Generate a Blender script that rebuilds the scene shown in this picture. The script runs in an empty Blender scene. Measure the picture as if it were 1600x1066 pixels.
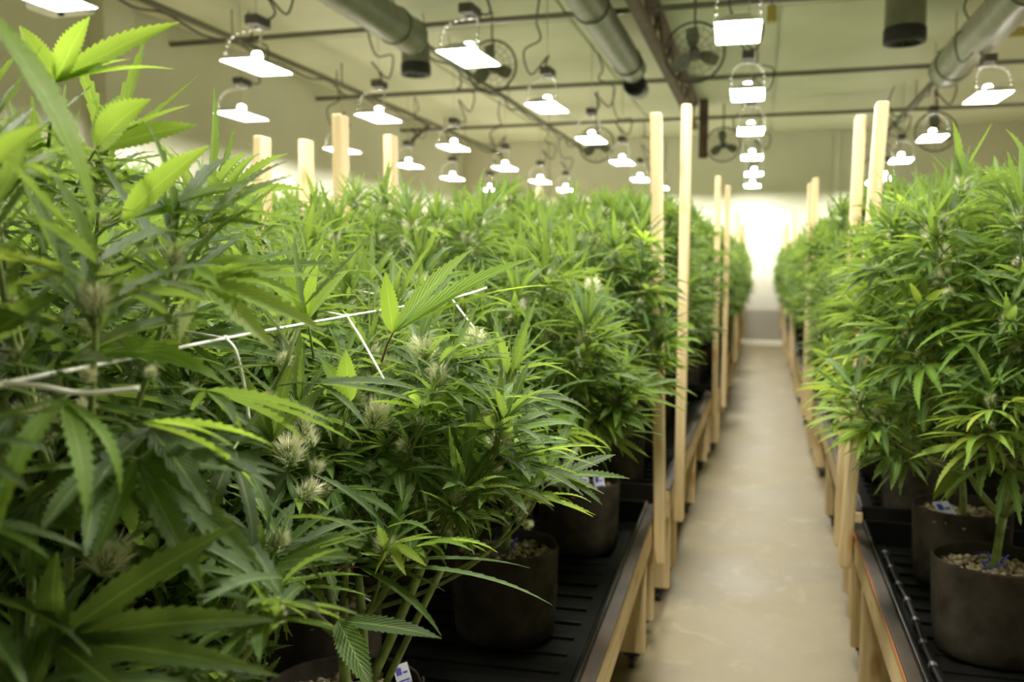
import bpy, bmesh, math, random
import numpy as np
from mathutils import Vector, Matrix, Euler

random.seed(7)
rng = np.random.default_rng(7)
PI = math.pi
R = math.radians
scene = bpy.context.scene
COL = scene.collection

# ------------------------------------------------------------------ camera
F_PX, YAW, PITCH, HC = 1420.0, R(15.3), R(4.75), 1.52
CAM = Vector((0, 0, HC))
fw = Vector((-math.sin(YAW) * math.cos(PITCH), math.cos(YAW) * math.cos(PITCH), -math.sin(PITCH)))
rt = Vector((math.cos(YAW), math.sin(YAW), 0))
up = rt.cross(fw)
cd = bpy.data.cameras.new('camera')
cd.sensor_width = 36.0
cd.lens = F_PX / 1600 * 36
cd.clip_start = 0.02
cd.dof.use_dof = True
cd.dof.focus_distance = 1.45
cd.dof.aperture_fstop = 4.0
cam = bpy.data.objects.new('camera', cd)
COL.objects.link(cam)
cam.matrix_world = Matrix(((rt.x, up.x, -fw.x, 0), (rt.y, up.y, -fw.y, 0), (rt.z, up.z, -fw.z, HC), (0, 0, 0, 1)))
scene.camera = cam

# ------------------------------------------------------------------ world and exposure
w = bpy.data.worlds.new('world')
scene.world = w
w.use_nodes = True
w.node_tree.nodes['Background'].inputs[0].default_value = (0.9, 0.95, 1.0, 1)
w.node_tree.nodes['Background'].inputs[1].default_value = 0.0
scene.view_settings.view_transform = 'Standard'
scene.view_settings.look = 'None'
scene.view_settings.gamma = 1
scene.view_settings.use_curve_mapping = False
scene.view_settings.exposure = 0.18
LAMP_POWER = 125.0            # emission strength of a lamp's glass
KNOB_POWER = 30.0            # of the bulb end above the hood
scene.cycles.max_bounces = 7
scene.cycles.diffuse_bounces = 4
scene.cycles.glossy_bounces = 2
scene.cycles.transmission_bounces = 4
scene.cycles.caustics_reflective = False
scene.cycles.caustics_refractive = False
scene.cycles.sample_clamp_indirect = 6.0
scene.cycles.use_denoising = True


# ------------------------------------------------------------------ where a point of the place lies
def ray(px, py):
    return fw + rt * ((px - 800) / F_PX) + up * ((533 - py) / F_PX)

def at(px, py, d):
    return CAM + ray(px, py) * d

def on_z(px, py, z):
    r = ray(px, py)
    return CAM + r * ((z - HC) / r.z)

def on_x(px, py, x):
    r = ray(px, py)
    return CAM + r * (x / r.x)

# ------------------------------------------------------------------ materials
def mat(name):
    m = bpy.data.materials.new(name)
    m.use_nodes = True
    nt = m.node_tree
    return m, nt, nt.nodes['Principled BSDF']

def N(nt, kind, **kw):
    n = nt.nodes.new(kind)
    for k, v in kw.items():
        if isinstance(k, str) and k.startswith('i_'):
            n.inputs[k[2:].replace('_', ' ')].default_value = v
        else:
            setattr(n, k, v)
    return n

def ramp(nt, src, stops):
    n = nt.nodes.new('ShaderNodeValToRGB')
    e = n.color_ramp.elements
    while len(e) < len(stops):
        e.new(0.5)
    for el, (p, c) in zip(e, stops):
        el.position = p
        el.color = (*c, 1) if len(c) == 3 else c
    nt.links.new(src, n.inputs[0])
    return n.outputs[0]

def plain(name, col, rough=0.6, metal=0.0, noise=0.0, scale=30.0, bump=0.0):
    m, nt, b = mat(name)
    b.inputs['Roughness'].default_value = rough
    b.inputs['Metallic'].default_value = metal
    b.inputs['Base Color'].default_value = (*col, 1)
    if noise or bump:
        tc = N(nt, 'ShaderNodeTexCoord')
        nz = N(nt, 'ShaderNodeTexNoise')
        nz.inputs['Scale'].default_value = scale
        nz.inputs['Detail'].default_value = 6
        nt.links.new(tc.outputs['Object'], nz.inputs['Vector'])
        if noise:
            lo = tuple(c * (1 - noise) for c in col)
            hi = tuple(min(1, c * (1 + noise)) for c in col)
            nt.links.new(ramp(nt, nz.outputs[0], [(0.3, lo), (0.7, hi)]), b.inputs['Base Color'])
        if bump:
            bp = N(nt, 'ShaderNodeBump')
            bp.inputs['Strength'].default_value = bump
            bp.inputs['Distance'].default_value = 0.01
            nt.links.new(nz.outputs[0], bp.inputs['Height'])
            nt.links.new(bp.outputs[0], b.inputs['Normal'])
    return m

def wood(name, axis):
    m, nt, b = mat(name)
    tc = N(nt, 'ShaderNodeTexCoord')
    oi = N(nt, 'ShaderNodeObjectInfo')
    add = N(nt, 'ShaderNodeVectorMath', operation='ADD')
    mul = N(nt, 'ShaderNodeVectorMath', operation='SCALE')
    mul.inputs['Scale'].default_value = 37.0
    cmb = N(nt, 'ShaderNodeCombineXYZ')
    for i in range(3):
        nt.links.new(oi.outputs['Random'], cmb.inputs[i])
    nt.links.new(cmb.outputs[0], mul.inputs[0])
    nt.links.new(tc.outputs['Object'], add.inputs[0])
    nt.links.new(mul.outputs[0], add.inputs[1])
    mp = N(nt, 'ShaderNodeMapping')
    s = [22.0, 22.0, 22.0]
    s[axis] = 0.9
    mp.inputs['Scale'].default_value = s
    nt.links.new(add.outputs[0], mp.inputs['Vector'])
    nz = N(nt, 'ShaderNodeTexNoise')
    nz.inputs['Scale'].default_value = 2.2
    nz.inputs['Detail'].default_value = 5
    nz.inputs['Distortion'].default_value = 0.6
    nt.links.new(mp.outputs[0], nz.inputs['Vector'])
    grain = ramp(nt, nz.outputs[0], [(0.25, (0.57, 0.41, 0.20)), (0.5, (0.71, 0.55, 0.30)), (0.75, (0.80, 0.67, 0.42))])
    # knots
    mp2 = N(nt, 'ShaderNodeMapping')
    s2 = [9.0, 9.0, 9.0]
    s2[axis] = 3.2
    mp2.inputs['Scale'].default_value = s2
    nt.links.new(add.outputs[0], mp2.inputs['Vector'])
    vo = N(nt, 'ShaderNodeTexVoronoi')
    vo.inputs['Scale'].default_value = 1.0
    nt.links.new(mp2.outputs[0], vo.inputs['Vector'])
    kn = ramp(nt, vo.outputs['Distance'], [(0.10, (1, 1, 1)), (0.22, (0, 0, 0))])
    mx = N(nt, 'ShaderNodeMixRGB')
    mx.inputs[2].default_value = (0.42, 0.22, 0.08, 1)
    mm = N(nt, 'ShaderNodeMath', operation='MULTIPLY')
    mm.inputs[1].default_value = 0.75
    nt.links.new(kn, mm.inputs[0])
    nt.links.new(mm.outputs[0], mx.inputs[0])
    nt.links.new(grain, mx.inputs[1])
    nt.links.new(mx.outputs[0], b.inputs['Base Color'])
    b.inputs['Roughness'].default_value = 0.6
    bp = N(nt, 'ShaderNodeBump')
    bp.inputs['Strength'].default_value = 0.15
    bp.inputs['Distance'].default_value = 0.002
    nt.links.new(nz.outputs[0], bp.inputs['Height'])
    nt.links.new(bp.outputs[0], b.inputs['Normal'])
    return m

def leaf_mat(name, dark, mid, light, trans, under, vein=(0.42, 0.55, 0.16), tw=0.38):
    m, nt, b = mat(name)
    L = nt.links.new
    uv = N(nt, 'ShaderNodeUVMap')
    sp = N(nt, 'ShaderNodeSeparateXYZ')
    L(uv.outputs[0], sp.inputs[0])
    geo = N(nt, 'ShaderNodeNewGeometry')
    oi = N(nt, 'ShaderNodeObjectInfo')
    ad = N(nt, 'ShaderNodeMath', operation='ADD')
    L(geo.outputs['Random Per Island'], ad.inputs[0])
    L(oi.outputs['Random'], ad.inputs[1])
    hf = N(nt, 'ShaderNodeMath', operation='MULTIPLY')
    hf.inputs[1].default_value = 0.5
    L(ad.outputs[0], hf.inputs[0])
    base = ramp(nt, hf.outputs[0], [(0.15, dark), (0.5, mid), (0.88, light)])
    # v across the leaflet runs 0..1 with the midrib at 0.5
    sb = N(nt, 'ShaderNodeMath', operation='SUBTRACT')
    sb.inputs[1].default_value = 0.5
    L(sp.outputs[1], sb.inputs[0])
    ab = N(nt, 'ShaderNodeMath', operation='ABSOLUTE')
    L(sb.outputs[0], ab.inputs[0])
    rib = ramp(nt, ab.outputs[0], [(0.015, (1, 1, 1)), (0.055, (0, 0, 0))])
    m1 = N(nt, 'ShaderNodeMath', operation='MULTIPLY')
    m1.inputs[1].default_value = 0.55
    L(ab.outputs[0], m1.inputs[0])
    s1 = N(nt, 'ShaderNodeMath', operation='SUBTRACT')
    L(sp.outputs[0], s1.inputs[0])
    L(m1.outputs[0], s1.inputs[1])
    m2 = N(nt, 'ShaderNodeMath', operation='MULTIPLY')
    m2.inputs[1].default_value = 75.0
    L(s1.outputs[0], m2.inputs[0])
    sn = N(nt, 'ShaderNodeMath', operation='SINE')
    L(m2.outputs[0], sn.inputs[0])
    side = ramp(nt, sn.outputs[0], [(0.80, (0, 0, 0)), (1.0, (0.35, 0.35, 0.35))])
    mxv = N(nt, 'ShaderNodeMath', operation='MAXIMUM')
    L(rib, mxv.inputs[0])
    L(side, mxv.inputs[1])
    sc = N(nt, 'ShaderNodeMath', operation='MULTIPLY')
    sc.inputs[1].default_value = 0.6
    L(mxv.outputs[0], sc.inputs[0])
    mixv = N(nt, 'ShaderNodeMixRGB')
    L(sc.outputs[0], mixv.inputs[0])
    L(base, mixv.inputs[1])
    mixv.inputs[2].default_value = (*vein, 1)
    mixu = N(nt, 'ShaderNodeMixRGB')
    bf = N(nt, 'ShaderNodeMath', operation='MULTIPLY')
    bf.inputs[1].default_value = 0.55
    L(geo.outputs['Backfacing'], bf.inputs[0])
    L(bf.outputs[0], mixu.inputs[0])
    L(mixv.outputs[0], mixu.inputs[1])
    mixu.inputs[2].default_value = (*under, 1)
    L(mixu.outputs[0], b.inputs['Base Color'])
    b.inputs['Roughness'].default_value = 0.5
    b.inputs['Specular IOR Level'].default_value = 0.38
    bp = N(nt, 'ShaderNodeBump')
    bp.inputs['Strength'].default_value = 0.35
    bp.inputs['Distance'].default_value = 0.0015
    L(sn.outputs[0], bp.inputs['Height'])
    L(bp.outputs[0], b.inputs['Normal'])
    tr = N(nt, 'ShaderNodeBsdfTranslucent')
    tmix = N(nt, 'ShaderNodeMixRGB')
    tmix.inputs[0].default_value = 0.3
    tmix.inputs[1].default_value = (*trans, 1)
    L(mixv.outputs[0], tmix.inputs[2])
    L(tmix.outputs[0], tr.inputs['Color'])
    ms = N(nt, 'ShaderNodeMixShader')
    ms.inputs[0].default_value = tw
    L(b.outputs[0], ms.inputs[1])
    L(tr.outputs[0], ms.inputs[2])
    L(ms.outputs[0], nt.nodes['Material Output'].inputs['Surface'])
    return m

def emit(name, col, s):
    m, nt, b = mat(name)
    e = N(nt, 'ShaderNodeEmission')
    e.inputs[0].default_value = (*col, 1)
    e.inputs[1].default_value = s
    nt.links.new(e.outputs[0], nt.nodes['Material Output'].inputs['Surface'])
    return m

M = {}
M['wood_z'] = wood('pine_upright', 2)
M['wood_y'] = wood('pine_lengthwise', 1)
M['wood_x'] = wood('pine_crosswise', 0)
M['leaf'] = leaf_mat('leaf_green', (0.028, 0.064, 0.015), (0.055, 0.118, 0.023), (0.112, 0.21, 0.033), (0.36, 0.52, 0.07), (0.14, 0.21, 0.10))
M['leaf_yellow'] = leaf_mat('leaf_yellow_green', (0.16, 0.30, 0.04), (0.24, 0.38, 0.05), (0.40, 0.46, 0.07), (0.50, 0.62, 0.07), (0.30, 0.38, 0.14))
M['leaf_lit'] = leaf_mat('leaf_lit_green', (0.10, 0.20, 0.020), (0.135, 0.255, 0.026), (0.17, 0.315, 0.032), (0.56, 0.78, 0.09), (0.24, 0.42, 0.10), tw=0.45)  # brighter copy of the leaf green: backlit glow put into the colour
M['stem'] = plain('green_stem', (0.20, 0.27, 0.07), 0.5, noise=0.3, scale=40)
M['petiole_red'] = plain('reddish_petiole', (0.20, 0.09, 0.05), 0.5)
M['calyx'] = plain('bud_calyx', (0.24, 0.34, 0.10), 0.6, noise=0.2, scale=60)
M['pistil'] = plain('bud_pistil', (0.93, 0.93, 0.70), 0.5)
M['pistil'].node_tree.nodes['Principled BSDF'].inputs['Subsurface Weight'].default_value = 0.0
M['pot'] = plain('grey_fabric', (0.050, 0.042, 0.031), 0.95, noise=0.45, scale=14, bump=0.35)
M['pot'].node_tree.nodes['Principled BSDF'].inputs['Specular IOR Level'].default_value = 0.1
M['gravel'] = plain('clay_pebble', (0.42, 0.34, 0.22), 0.85, noise=0.45, scale=45)
M['soil'] = plain('dark_substrate', (0.05, 0.04, 0.03), 0.95)
M['tray'] = plain('black_plastic', (0.009, 0.009, 0.008), 0.38, noise=0.3, scale=12)
M['tray'].node_tree.nodes['Principled BSDF'].inputs['Specular IOR Level'].default_value = 0.22
M['liner'] = plain('dark_brown_liner', (0.055, 0.040, 0.030), 0.6, noise=0.4, scale=8)
M['edge'] = plain('orange_edge', (0.45, 0.16, 0.04), 0.5)
M['rubber'] = plain('black_rubber', (0.015, 0.015, 0.016), 0.5)
M['steel'] = plain('grey_steel', (0.45, 0.45, 0.43), 0.4, 0.8)
M['dark_metal'] = plain('dark_metal', (0.085, 0.08, 0.065), 0.55, 0.3)
M['pipe'] = plain('conduit_grey', (0.17, 0.165, 0.12), 0.5, 0.3)
M['brown'] = plain('brown_primer', (0.11, 0.065, 0.045), 0.65, noise=0.3, scale=6)
M['duct'] = plain('grey_duct', (0.17, 0.175, 0.12), 0.4, noise=0.2, scale=6)
M['duct_white'] = plain('pale_duct', (0.32, 0.32, 0.26), 0.4, noise=0.15, scale=6)
M['cable'] = plain('cable_black', (0.05, 0.048, 0.04), 0.5)
M['hood'] = plain('white_hood', (0.75, 0.75, 0.72), 0.35)
M['chrome'] = plain('chrome', (0.9, 0.9, 0.9), 0.08, 1.0)
M['net'] = plain('white_string', (0.85, 0.86, 0.82), 0.5)
M['tag_paper'] = plain('white_tag', (0.72, 0.74, 0.88), 0.5)
M['blue'] = plain('blue_print', (0.05, 0.05, 0.55), 0.5)
M['glow'] = emit('lamp_glow', (1.0, 0.96, 0.85), LAMP_POWER)
M['glow_knob'] = emit('bulb_end_glow', (1.0, 0.96, 0.85), KNOB_POWER)
M['yellow'] = plain('yellow_plastic', (0.42, 0.34, 0.08), 0.5)
M['white'] = plain('white_plastic', (0.75, 0.75, 0.72), 0.4)

def floor_mat():
    m, nt, b = mat('concrete_floor')
    L = nt.links.new
    tc = N(nt, 'ShaderNodeTexCoord')
    a = N(nt, 'ShaderNodeTexNoise')
    a.inputs['Scale'].default_value = 1.9
    a.inputs['Detail'].default_value = 8
    a.inputs['Roughness'].default_value = 0.65
    L(tc.outputs['Object'], a.inputs['Vector'])
    c = ramp(nt, a.outputs[0], [(0.25, (0.130, 0.102, 0.052)), (0.5, (0.205, 0.167, 0.092)), (0.78, (0.285, 0.240, 0.142))])
    v = N(nt, 'ShaderNodeTexNoise')
    v.inputs['Scale'].default_value = 5
    v.inputs['Roughness'].default_value = 0.7
    v.inputs['Distortion'].default_value = 0.8
    v.inputs['Detail'].default_value = 8
    L(tc.outputs['Object'], v.inputs['Vector'])
    sp = ramp(nt, v.outputs[0], [(0.55, (0, 0, 0)), (0.72, (0.38, 0.38, 0.38))])
    mx = N(nt, 'ShaderNodeMixRGB')
    L(sp, mx.inputs[0])
    L(c, mx.inputs[1])
    mx.inputs[2].default_value = (0.44, 0.40, 0.29, 1)
    L(mx.outputs[0], b.inputs['Base Color'])
    L(ramp(nt, a.outputs[0], [(0.3, (0.42,) * 3), (0.7, (0.62,) * 3)]), b.inputs['Roughness'])
    bp = N(nt, 'ShaderNodeBump')
    bp.inputs['Strength'].default_value = 0.12
    bp.inputs['Distance'].default_value = 0.01
    L(v.outputs[0], bp.inputs['Height'])
    L(bp.outputs[0], b.inputs['Normal'])
    return m

M['floor'] = floor_mat()
M['wall'] = plain('cream_wall_paint', (0.66, 0.66, 0.54), 0.6, noise=0.05, scale=1.2)
M['ceiling'] = plain('cream_ceiling_panel', (0.62, 0.63, 0.46), 0.55, noise=0.08, scale=0.8)
M['low_wall'] = plain('grey_low_wall', (0.30, 0.28, 0.23), 0.5)
M['low_wall_pale'] = plain('pale_low_wall', (0.55, 0.53, 0.46), 0.45)
M['trim'] = plain('pale_trim', (0.72, 0.70, 0.60), 0.5)

# ------------------------------------------------------------------ mesh helpers
class Geo:
    """Collects vertices, faces, uvs and material slots for one mesh."""
    def __init__(self):
        self.v, self.f, self.uv, self.mi, self.n = [], [], [], [], 0
    def add(self, v, faces, uv=None, mi=0):
        v = np.asarray(v, float)
        if uv is None:
            uv = np.full((len(v), 2), 0.5)
        self.v.append(v)
        self.uv.append(np.asarray(uv, float))
        for f in (faces if isinstance(faces, list) else [faces]):
            f = np.asarray(f, int)
            if len(f):
                self.f.append(f + self.n)
                self.mi.append(np.full(len(f), mi, int))
        self.n += len(v)
        return self
    def add_geo(self, g, mtx=None, mi=None):
        v = np.concatenate(g.v)
        if mtx is not None:
            mm = np.array(mtx)
            v = v @ mm[:3, :3].T + mm[:3, 3]
        self.v.append(v)
        self.uv.append(np.concatenate(g.uv))
        for f, k in zip(g.f, g.mi):
            self.f.append(f + self.n)
            self.mi.append(k if mi is None else np.full(len(f), mi, int))
        self.n += len(v)
        return self
    def mesh(self, name, mats, smooth=True):
        me = bpy.data.meshes.new(name)
        v = np.concatenate(self.v)
        me.vertices.add(len(v))
        me.vertices.foreach_set('co', v.astype(np.float32).ravel())
        loops = np.concatenate([f.ravel() for f in self.f])
        tot = np.concatenate([np.full(len(f), f.shape[1], int) for f in self.f])
        start = np.concatenate(([0], np.cumsum(tot)[:-1]))
        me.loops.add(len(loops))
        me.loops.foreach_set('vertex_index', loops.astype(np.int32))
        me.polygons.add(len(tot))
        me.polygons.foreach_set('loop_start', start.astype(np.int32))
        me.polygons.foreach_set('loop_total', tot.astype(np.int32))
        me.polygons.foreach_set('material_index', np.concatenate(self.mi).astype(np.int32))
        me.polygons.foreach_set('use_smooth', np.full(len(tot), smooth, bool))
        uvl = me.uv_layers.new(name='uv')
        uvl.data.foreach_set('uv', np.concatenate(self.uv)[loops].astype(np.float32).ravel())
        for m in (mats if isinstance(mats, (list, tuple)) else [mats]):
            me.materials.append(m)
        me.update(calc_edges=True)
        return me

def link(name, me, parent=None, mtx=None):
    o = bpy.data.objects.new(name, me)
    COL.objects.link(o)
    if parent is not None:
        o.parent = parent
    if mtx is not None:
        o.matrix_basis = mtx
    return o

def empty(name, loc, rz=0.0, scale=1.0):
    o = bpy.data.objects.new(name, None)
    o.empty_display_size = 0.1
    COL.objects.link(o)
    o.location = loc
    o.rotation_euler = (0, 0, rz)
    o.scale = (scale,) * 3
    return o

def tag(o, label=None, cat=None, group=None, kind=None):
    if label: o['label'] = label
    if cat: o['category'] = cat
    if group: o['group'] = group
    if kind: o['kind'] = kind
    return o

BOXF = [[0, 3, 2, 1], [4, 5, 6, 7], [0, 1, 5, 4], [1, 2, 6, 5], [2, 3, 7, 6], [3, 0, 4, 7]]

def g_box(g, c, s, mi=0, ch=0.0):
    """axis-aligned box, centre c, size s; ch chamfers its edges."""
    hx, hy, hz = (k / 2 for k in s)
    if ch <= 0:
        v = np.array([(sx * hx, sy * hy, sz * hz) for sz in (-1, 1) for sx, sy in ((-1, -1), (1, -1), (1, 1), (-1, 1))]) + np.array(c)
        g.add(v, np.array(BOXF), mi=mi)
        return g
    bm = bmesh.new()
    bmesh.ops.create_cube(bm, size=1.0)
    for v in bm.verts:
        v.co = Vector((v.co.x * s[0], v.co.y * s[1], v.co.z * s[2]))
    bmesh.ops.bevel(bm, geom=list(bm.edges), offset=ch, segments=2, affect='EDGES', profile=0.6)
    bm.verts.index_update()
    vs = np.array([v.co[:] for v in bm.verts]) + np.array(c)
    quads = np.array([[v.index for v in f.verts] for f in bm.faces if len(f.verts) == 4])
    tris = np.array([[v.index for v in f.verts] for f in bm.faces if len(f.verts) == 3])
    g.add(vs, [x for x in (quads, tris) if len(x)], mi=mi)
    bm.free()
    return g

def g_tube(g, pts, rad, sides=6, mi=0, closed=False, caps=True):
    pts = [Vector(p) for p in pts]
    n = len(pts)
    rads = rad if isinstance(rad, (list, tuple, np.ndarray)) else [rad] * n
    vs, prev = [], None
    for i, p in enumerate(pts):
        a = pts[(i - 1) % n] if (i or closed) else p
        b = pts[(i + 1) % n] if (i < n - 1 or closed) else p
        t = (b - a)
        t = t.normalized() if t.length > 1e-9 else Vector((0, 0, 1))
        if prev is None:
            x = t.orthogonal().normalized()
        else:
            x = prev - t * prev.dot(t)
            x = x.normalized() if x.length > 1e-6 else t.orthogonal().normalized()
        prev = x
        y = t.cross(x)
        for k in range(sides):
            an = 2 * PI * k / sides
            vs.append((p + (x * math.cos(an) + y * math.sin(an)) * rads[i])[:])
    q = []
    m = n if closed else n - 1
    for i in range(m):
        j = (i + 1) % n
        for k in range(sides):
            l = (k + 1) % sides
            q.append((i * sides + k, i * sides + l, j * sides + l, j * sides + k))
    fs = [np.array(q)]
    if caps and not closed:
        fs += [np.array([list(range(sides))[::-1]]), np.array([[(n - 1) * sides + k for k in range(sides)]])]
    uv = np.full((len(vs), 2), 0.5)
    g.add(vs, fs, uv, mi)
    return g

def g_lathe(g, prof, seg=24, mi=0, c=(0, 0, 0), wob=None):
    """prof: list of (radius, z)."""
    n = len(prof)
    vs = []
    for i, (r, z) in enumerate(prof):
        for k in range(seg):
            a = 2 * PI * k / seg
            rr = r if wob is None else r * wob(a, i / (n - 1))
            vs.append((c[0] + rr * math.cos(a), c[1] + rr * math.sin(a), c[2] + z))
    q = [(i * seg + k, i * seg + (k + 1) % seg, (i + 1) * seg + (k + 1) % seg, (i + 1) * seg + k) for i in range(n - 1) for k in range(seg)]
    g.add(vs, np.array(q), mi=mi)
    return g

def bez(p0, p1, p2, n):
    p0, p1, p2 = Vector(p0), Vector(p1), Vector(p2)
    return [p0 * (1 - t) ** 2 + p1 * 2 * t * (1 - t) + p2 * t * t for t in (i / (n - 1) for i in range(n))]

def spline(pts, n=6):
    """smooth path through points."""
    pts = [Vector(p) for p in pts]
    out = []
    for i in range(len(pts) - 1):
        p0, p1, p2, p3 = pts[max(i - 1, 0)], pts[i], pts[i + 1], pts[min(i + 2, len(pts) - 1)]
        for k in range(n):
            t = k / n
            out.append(0.5 * ((2 * p1) + (p2 - p0) * t + (2 * p0 - 5 * p1 + 4 * p2 - p3) * t * t + (3 * p1 - p0 - 3 * p2 + p3) * t ** 3))
    out.append(pts[-1])
    return out

# ------------------------------------------------------------------ setting: the room
X0, X1, Y0, Y1, ZC = -5.95, 6.2, -3.0, 17.95, 4.02

def struct(name, g, m, smooth=False, parent=None):
    o = link(name, g.mesh(name, m, smooth), parent)
    if parent is None:
        o['kind'] = 'structure'
    return o

struct('floor', g_box(Geo(), ((X0 + X1) / 2, (Y0 + Y1) / 2, -0.05), (X1 - X0, Y1 - Y0, 0.1)), M['floor'])
ceiling = struct('ceiling', g_box(Geo(), ((X0 + X1) / 2, (Y0 + Y1) / 2, ZC + 0.05), (X1 - X0, Y1 - Y0, 0.1)), M['ceiling'])
wall_l = struct('wall_left', g_box(Geo(), (X0 - 0.05, (Y0 + Y1) / 2, ZC / 2), (0.1, Y1 - Y0 + 0.2, ZC)), M['wall'])
struct('wall_right', g_box(Geo(), (X1 + 0.05, (Y0 + Y1) / 2, ZC / 2), (0.1, Y1 - Y0 + 0.2, ZC)), M['wall'])
wall_b = struct('wall_back', g_box(Geo(), ((X0 + X1) / 2, Y1 + 0.05, ZC / 2), (X1 - X0, 0.1, ZC)), M['wall'])
struct('wall_front', g_box(Geo(), ((X0 + X1) / 2, Y0 - 0.05, ZC / 2), (X1 - X0, 0.1, ZC)), M['wall'])
# ceiling panels: slightly proud sheets with open joints between them
pan = g_box(Geo(), (0, 0, 0), (1.98, 3.03, 0.03)).mesh('ceiling_panel', M['ceiling'], False)
for i in range(6):
    for j in range(7):
        link('ceiling_panel', pan, ceiling, Matrix.Translation((X0 + 1.02 + i * 2.02, Y0 + 1.55 + j * 3.06, ZC - 0.012)))
# baseboard of the back wall and the pale kerb in front of it
struct('baseboard_back', g_box(Geo(), ((X0 + X1) / 2, Y1 - 0.04, 0.05), (X1 - X0, 0.07, 0.10), ch=0.01), M['trim'])
struct('trim_7', g_box(Geo(), ((X0 + X1) / 2, Y1 - 0.012, 0.33), (X1 - X0, 0.024, 0.62), ch=0.006), M['low_wall'])  # back wall greyer towards the floor, in two strips
struct('trim_8', g_box(Geo(), ((X0 + X1) / 2, Y1 - 0.016, 0.97), (X1 - X0, 0.02, 0.62), ch=0.008), M['low_wall_pale'])
struct('trim_1', g_box(Geo(), (X0 + 0.09, 7.35, ZC / 2), (0.18, 0.42, ZC), ch=0.01), M['wall'])
struct('trim_2', g_box(Geo(), (X0 + 0.02, (Y0 + Y1) / 2, 2.32), (0.03, Y1 - Y0, 0.05), ch=0.008), M['trim'])
for k, x in enumerate((-4.2, -1.9, 1.3)):
    struct('trim_%d' % (k + 3), g_box(Geo(), (x, Y1 - 0.03, ZC / 2 + 0.05), (0.10, 0.06, ZC - 0.1), ch=0.01), M['wall'])

# ------------------------------------------------------------------ benches
ZT = 0.46      # tray floor
BENCH_LABELS = {}

def make_bench(name_label, group, xa, ya, xb, yb, width, side, posts, near, edge=False):
    """Bench whose aisle edge runs from (xa,ya) to (xb,yb); it extends `width` to the far side of the aisle (side -1 left, +1 right).
    posts: list of (along 0..1 position in metres, z0, z1, lean, outer?)"""
    L = math.hypot(xb - xa, yb - ya)
    ang = math.atan2(xb - xa, yb - ya)
    root = empty('rolling_bench', (xa, ya, 0), -ang)
    tag(root, name_label, 'bench', group)
    s = side
    # tray: floor with raised cross ribs, sloped walls, rim
    g = Geo()
    x0, x1 = s * 0.045, s * (width - 0.045)
    g_box(g, ((x0 + x1) / 2, L / 2, ZT - 0.012), (abs(x1 - x0), L - 0.04, 0.015))
    nr = int(L / (0.115 if near else 0.24))
    for i in range(nr):
        y = 0.06 + (L - 0.12) * (i + 0.5) / nr
        g_box(g, ((x0 + x1) / 2, y, ZT - 0.001), (abs(x1 - x0) - 0.10, 0.05, 0.012), ch=0.004 if near else 0)
    for xx in (x0 + s * 0.06, (x0 + x1) / 2, x1 - s * 0.06):
        g_box(g, (xx, L / 2, ZT + 0.0005), (0.035, L - 0.1, 0.012))
    link('tray', g.mesh('tray', M['tray'], False), root)
    g = Geo()
    for xx in (x0, x1):
        g_box(g, (xx, L / 2, ZT + 0.035), (0.012, L - 0.02, 0.11), ch=0.004)
    for yy in (0.02, L - 0.02):
        g_box(g, ((x0 + x1) / 2, yy, ZT + 0.035), (abs(x1 - x0), 0.012, 0.11), ch=0.004)
    link('tray_wall', g.mesh('tray_wall', M['tray'], False), root)
    # wooden frame
    for xx in (s * 0.025, s * (width - 0.025)):
        link('side_rail', g_box(Geo(), (xx, L / 2, ZT + 0.005), (0.038, L, 0.12), ch=0.004).mesh('side_rail', M['wood_y'], False), root)
    for yy in (0.0, L):
        link('end_rail', g_box(Geo(), (s * width / 2, yy + (0.02 if yy == 0 else -0.02), ZT - 0.062), (width - 0.1, 0.038, 0.089), ch=0.003).mesh('end_rail', M['wood_x'], False), root)
    for xx in (s * 0.021, s * (width - 0.021)):
        link('tray_flange', g_box(Geo(), (xx, L / 2, ZT + 0.071), (0.036, L - 0.01, 0.010), ch=0.003).mesh('tray_flange', M['liner'], False), root)
    if edge:
        link('edge_strip', g_box(Geo(), (s * 0.0035, L / 2, ZT + 0.061), (0.006, L - 0.004, 0.009)).mesh('edge_strip', M['edge'], False), root)
    for y in (0.08, 0.38, L / 2, L - 0.38, L - 0.05):
        for xx in (s * 0.056, s * (width - 0.056)):
            lg = link('leg', g_box(Geo(), (xx, y, (0.064 + ZT - 0.057) / 2), (0.10, 0.042, ZT - 0.057 - 0.064), ch=0.004).mesh('leg', M['wood_z'], False), root)
            cg = Geo()
            g_box(cg, (xx, y, 0.060), (0.06, 0.05, 0.009))
            g_box(cg, (xx - 0.017, y, 0.045), (0.004, 0.024, 0.03))
            g_box(cg, (xx + 0.017, y, 0.045), (0.004, 0.024, 0.03))
            wg = Geo()
            g_lathe(wg, [(0.001, -0.011), (0.022, -0.011), (0.025, -0.006), (0.025, 0.006), (0.022, 0.011), (0.001, 0.011)], 14)
            mt = Matrix.Translation((xx, y, 0.025)) @ Matrix.Rotation(PI / 2, 4, 'Y')
            cg.add_geo(wg, mt)
            link('caster', cg.mesh('caster', M['rubber'], False), lg)
    for (yy, xo, z0, z1, lx, face) in posts:
        sz = (0.042, 0.089)
        h = z1 - z0
        p = link('post', g_box(Geo(), (0, 0, h / 2), (sz[0], sz[1], h), ch=0.007).mesh('post', M['wood_z'], False), root)
        p.location = (xo, yy, z0)
        p.rotation_euler = (0, lx, 0)
    return root

def px_post(root_xy, ang, px, py, xw):
    return on_x(px, py, xw)

ROWL = 'rolling benches on the left of the central aisle'
ROWR = 'rolling benches on the right of the central aisle'
ROW2 = 'rolling benches of the second row to the left'
WL = 1.33
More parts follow.
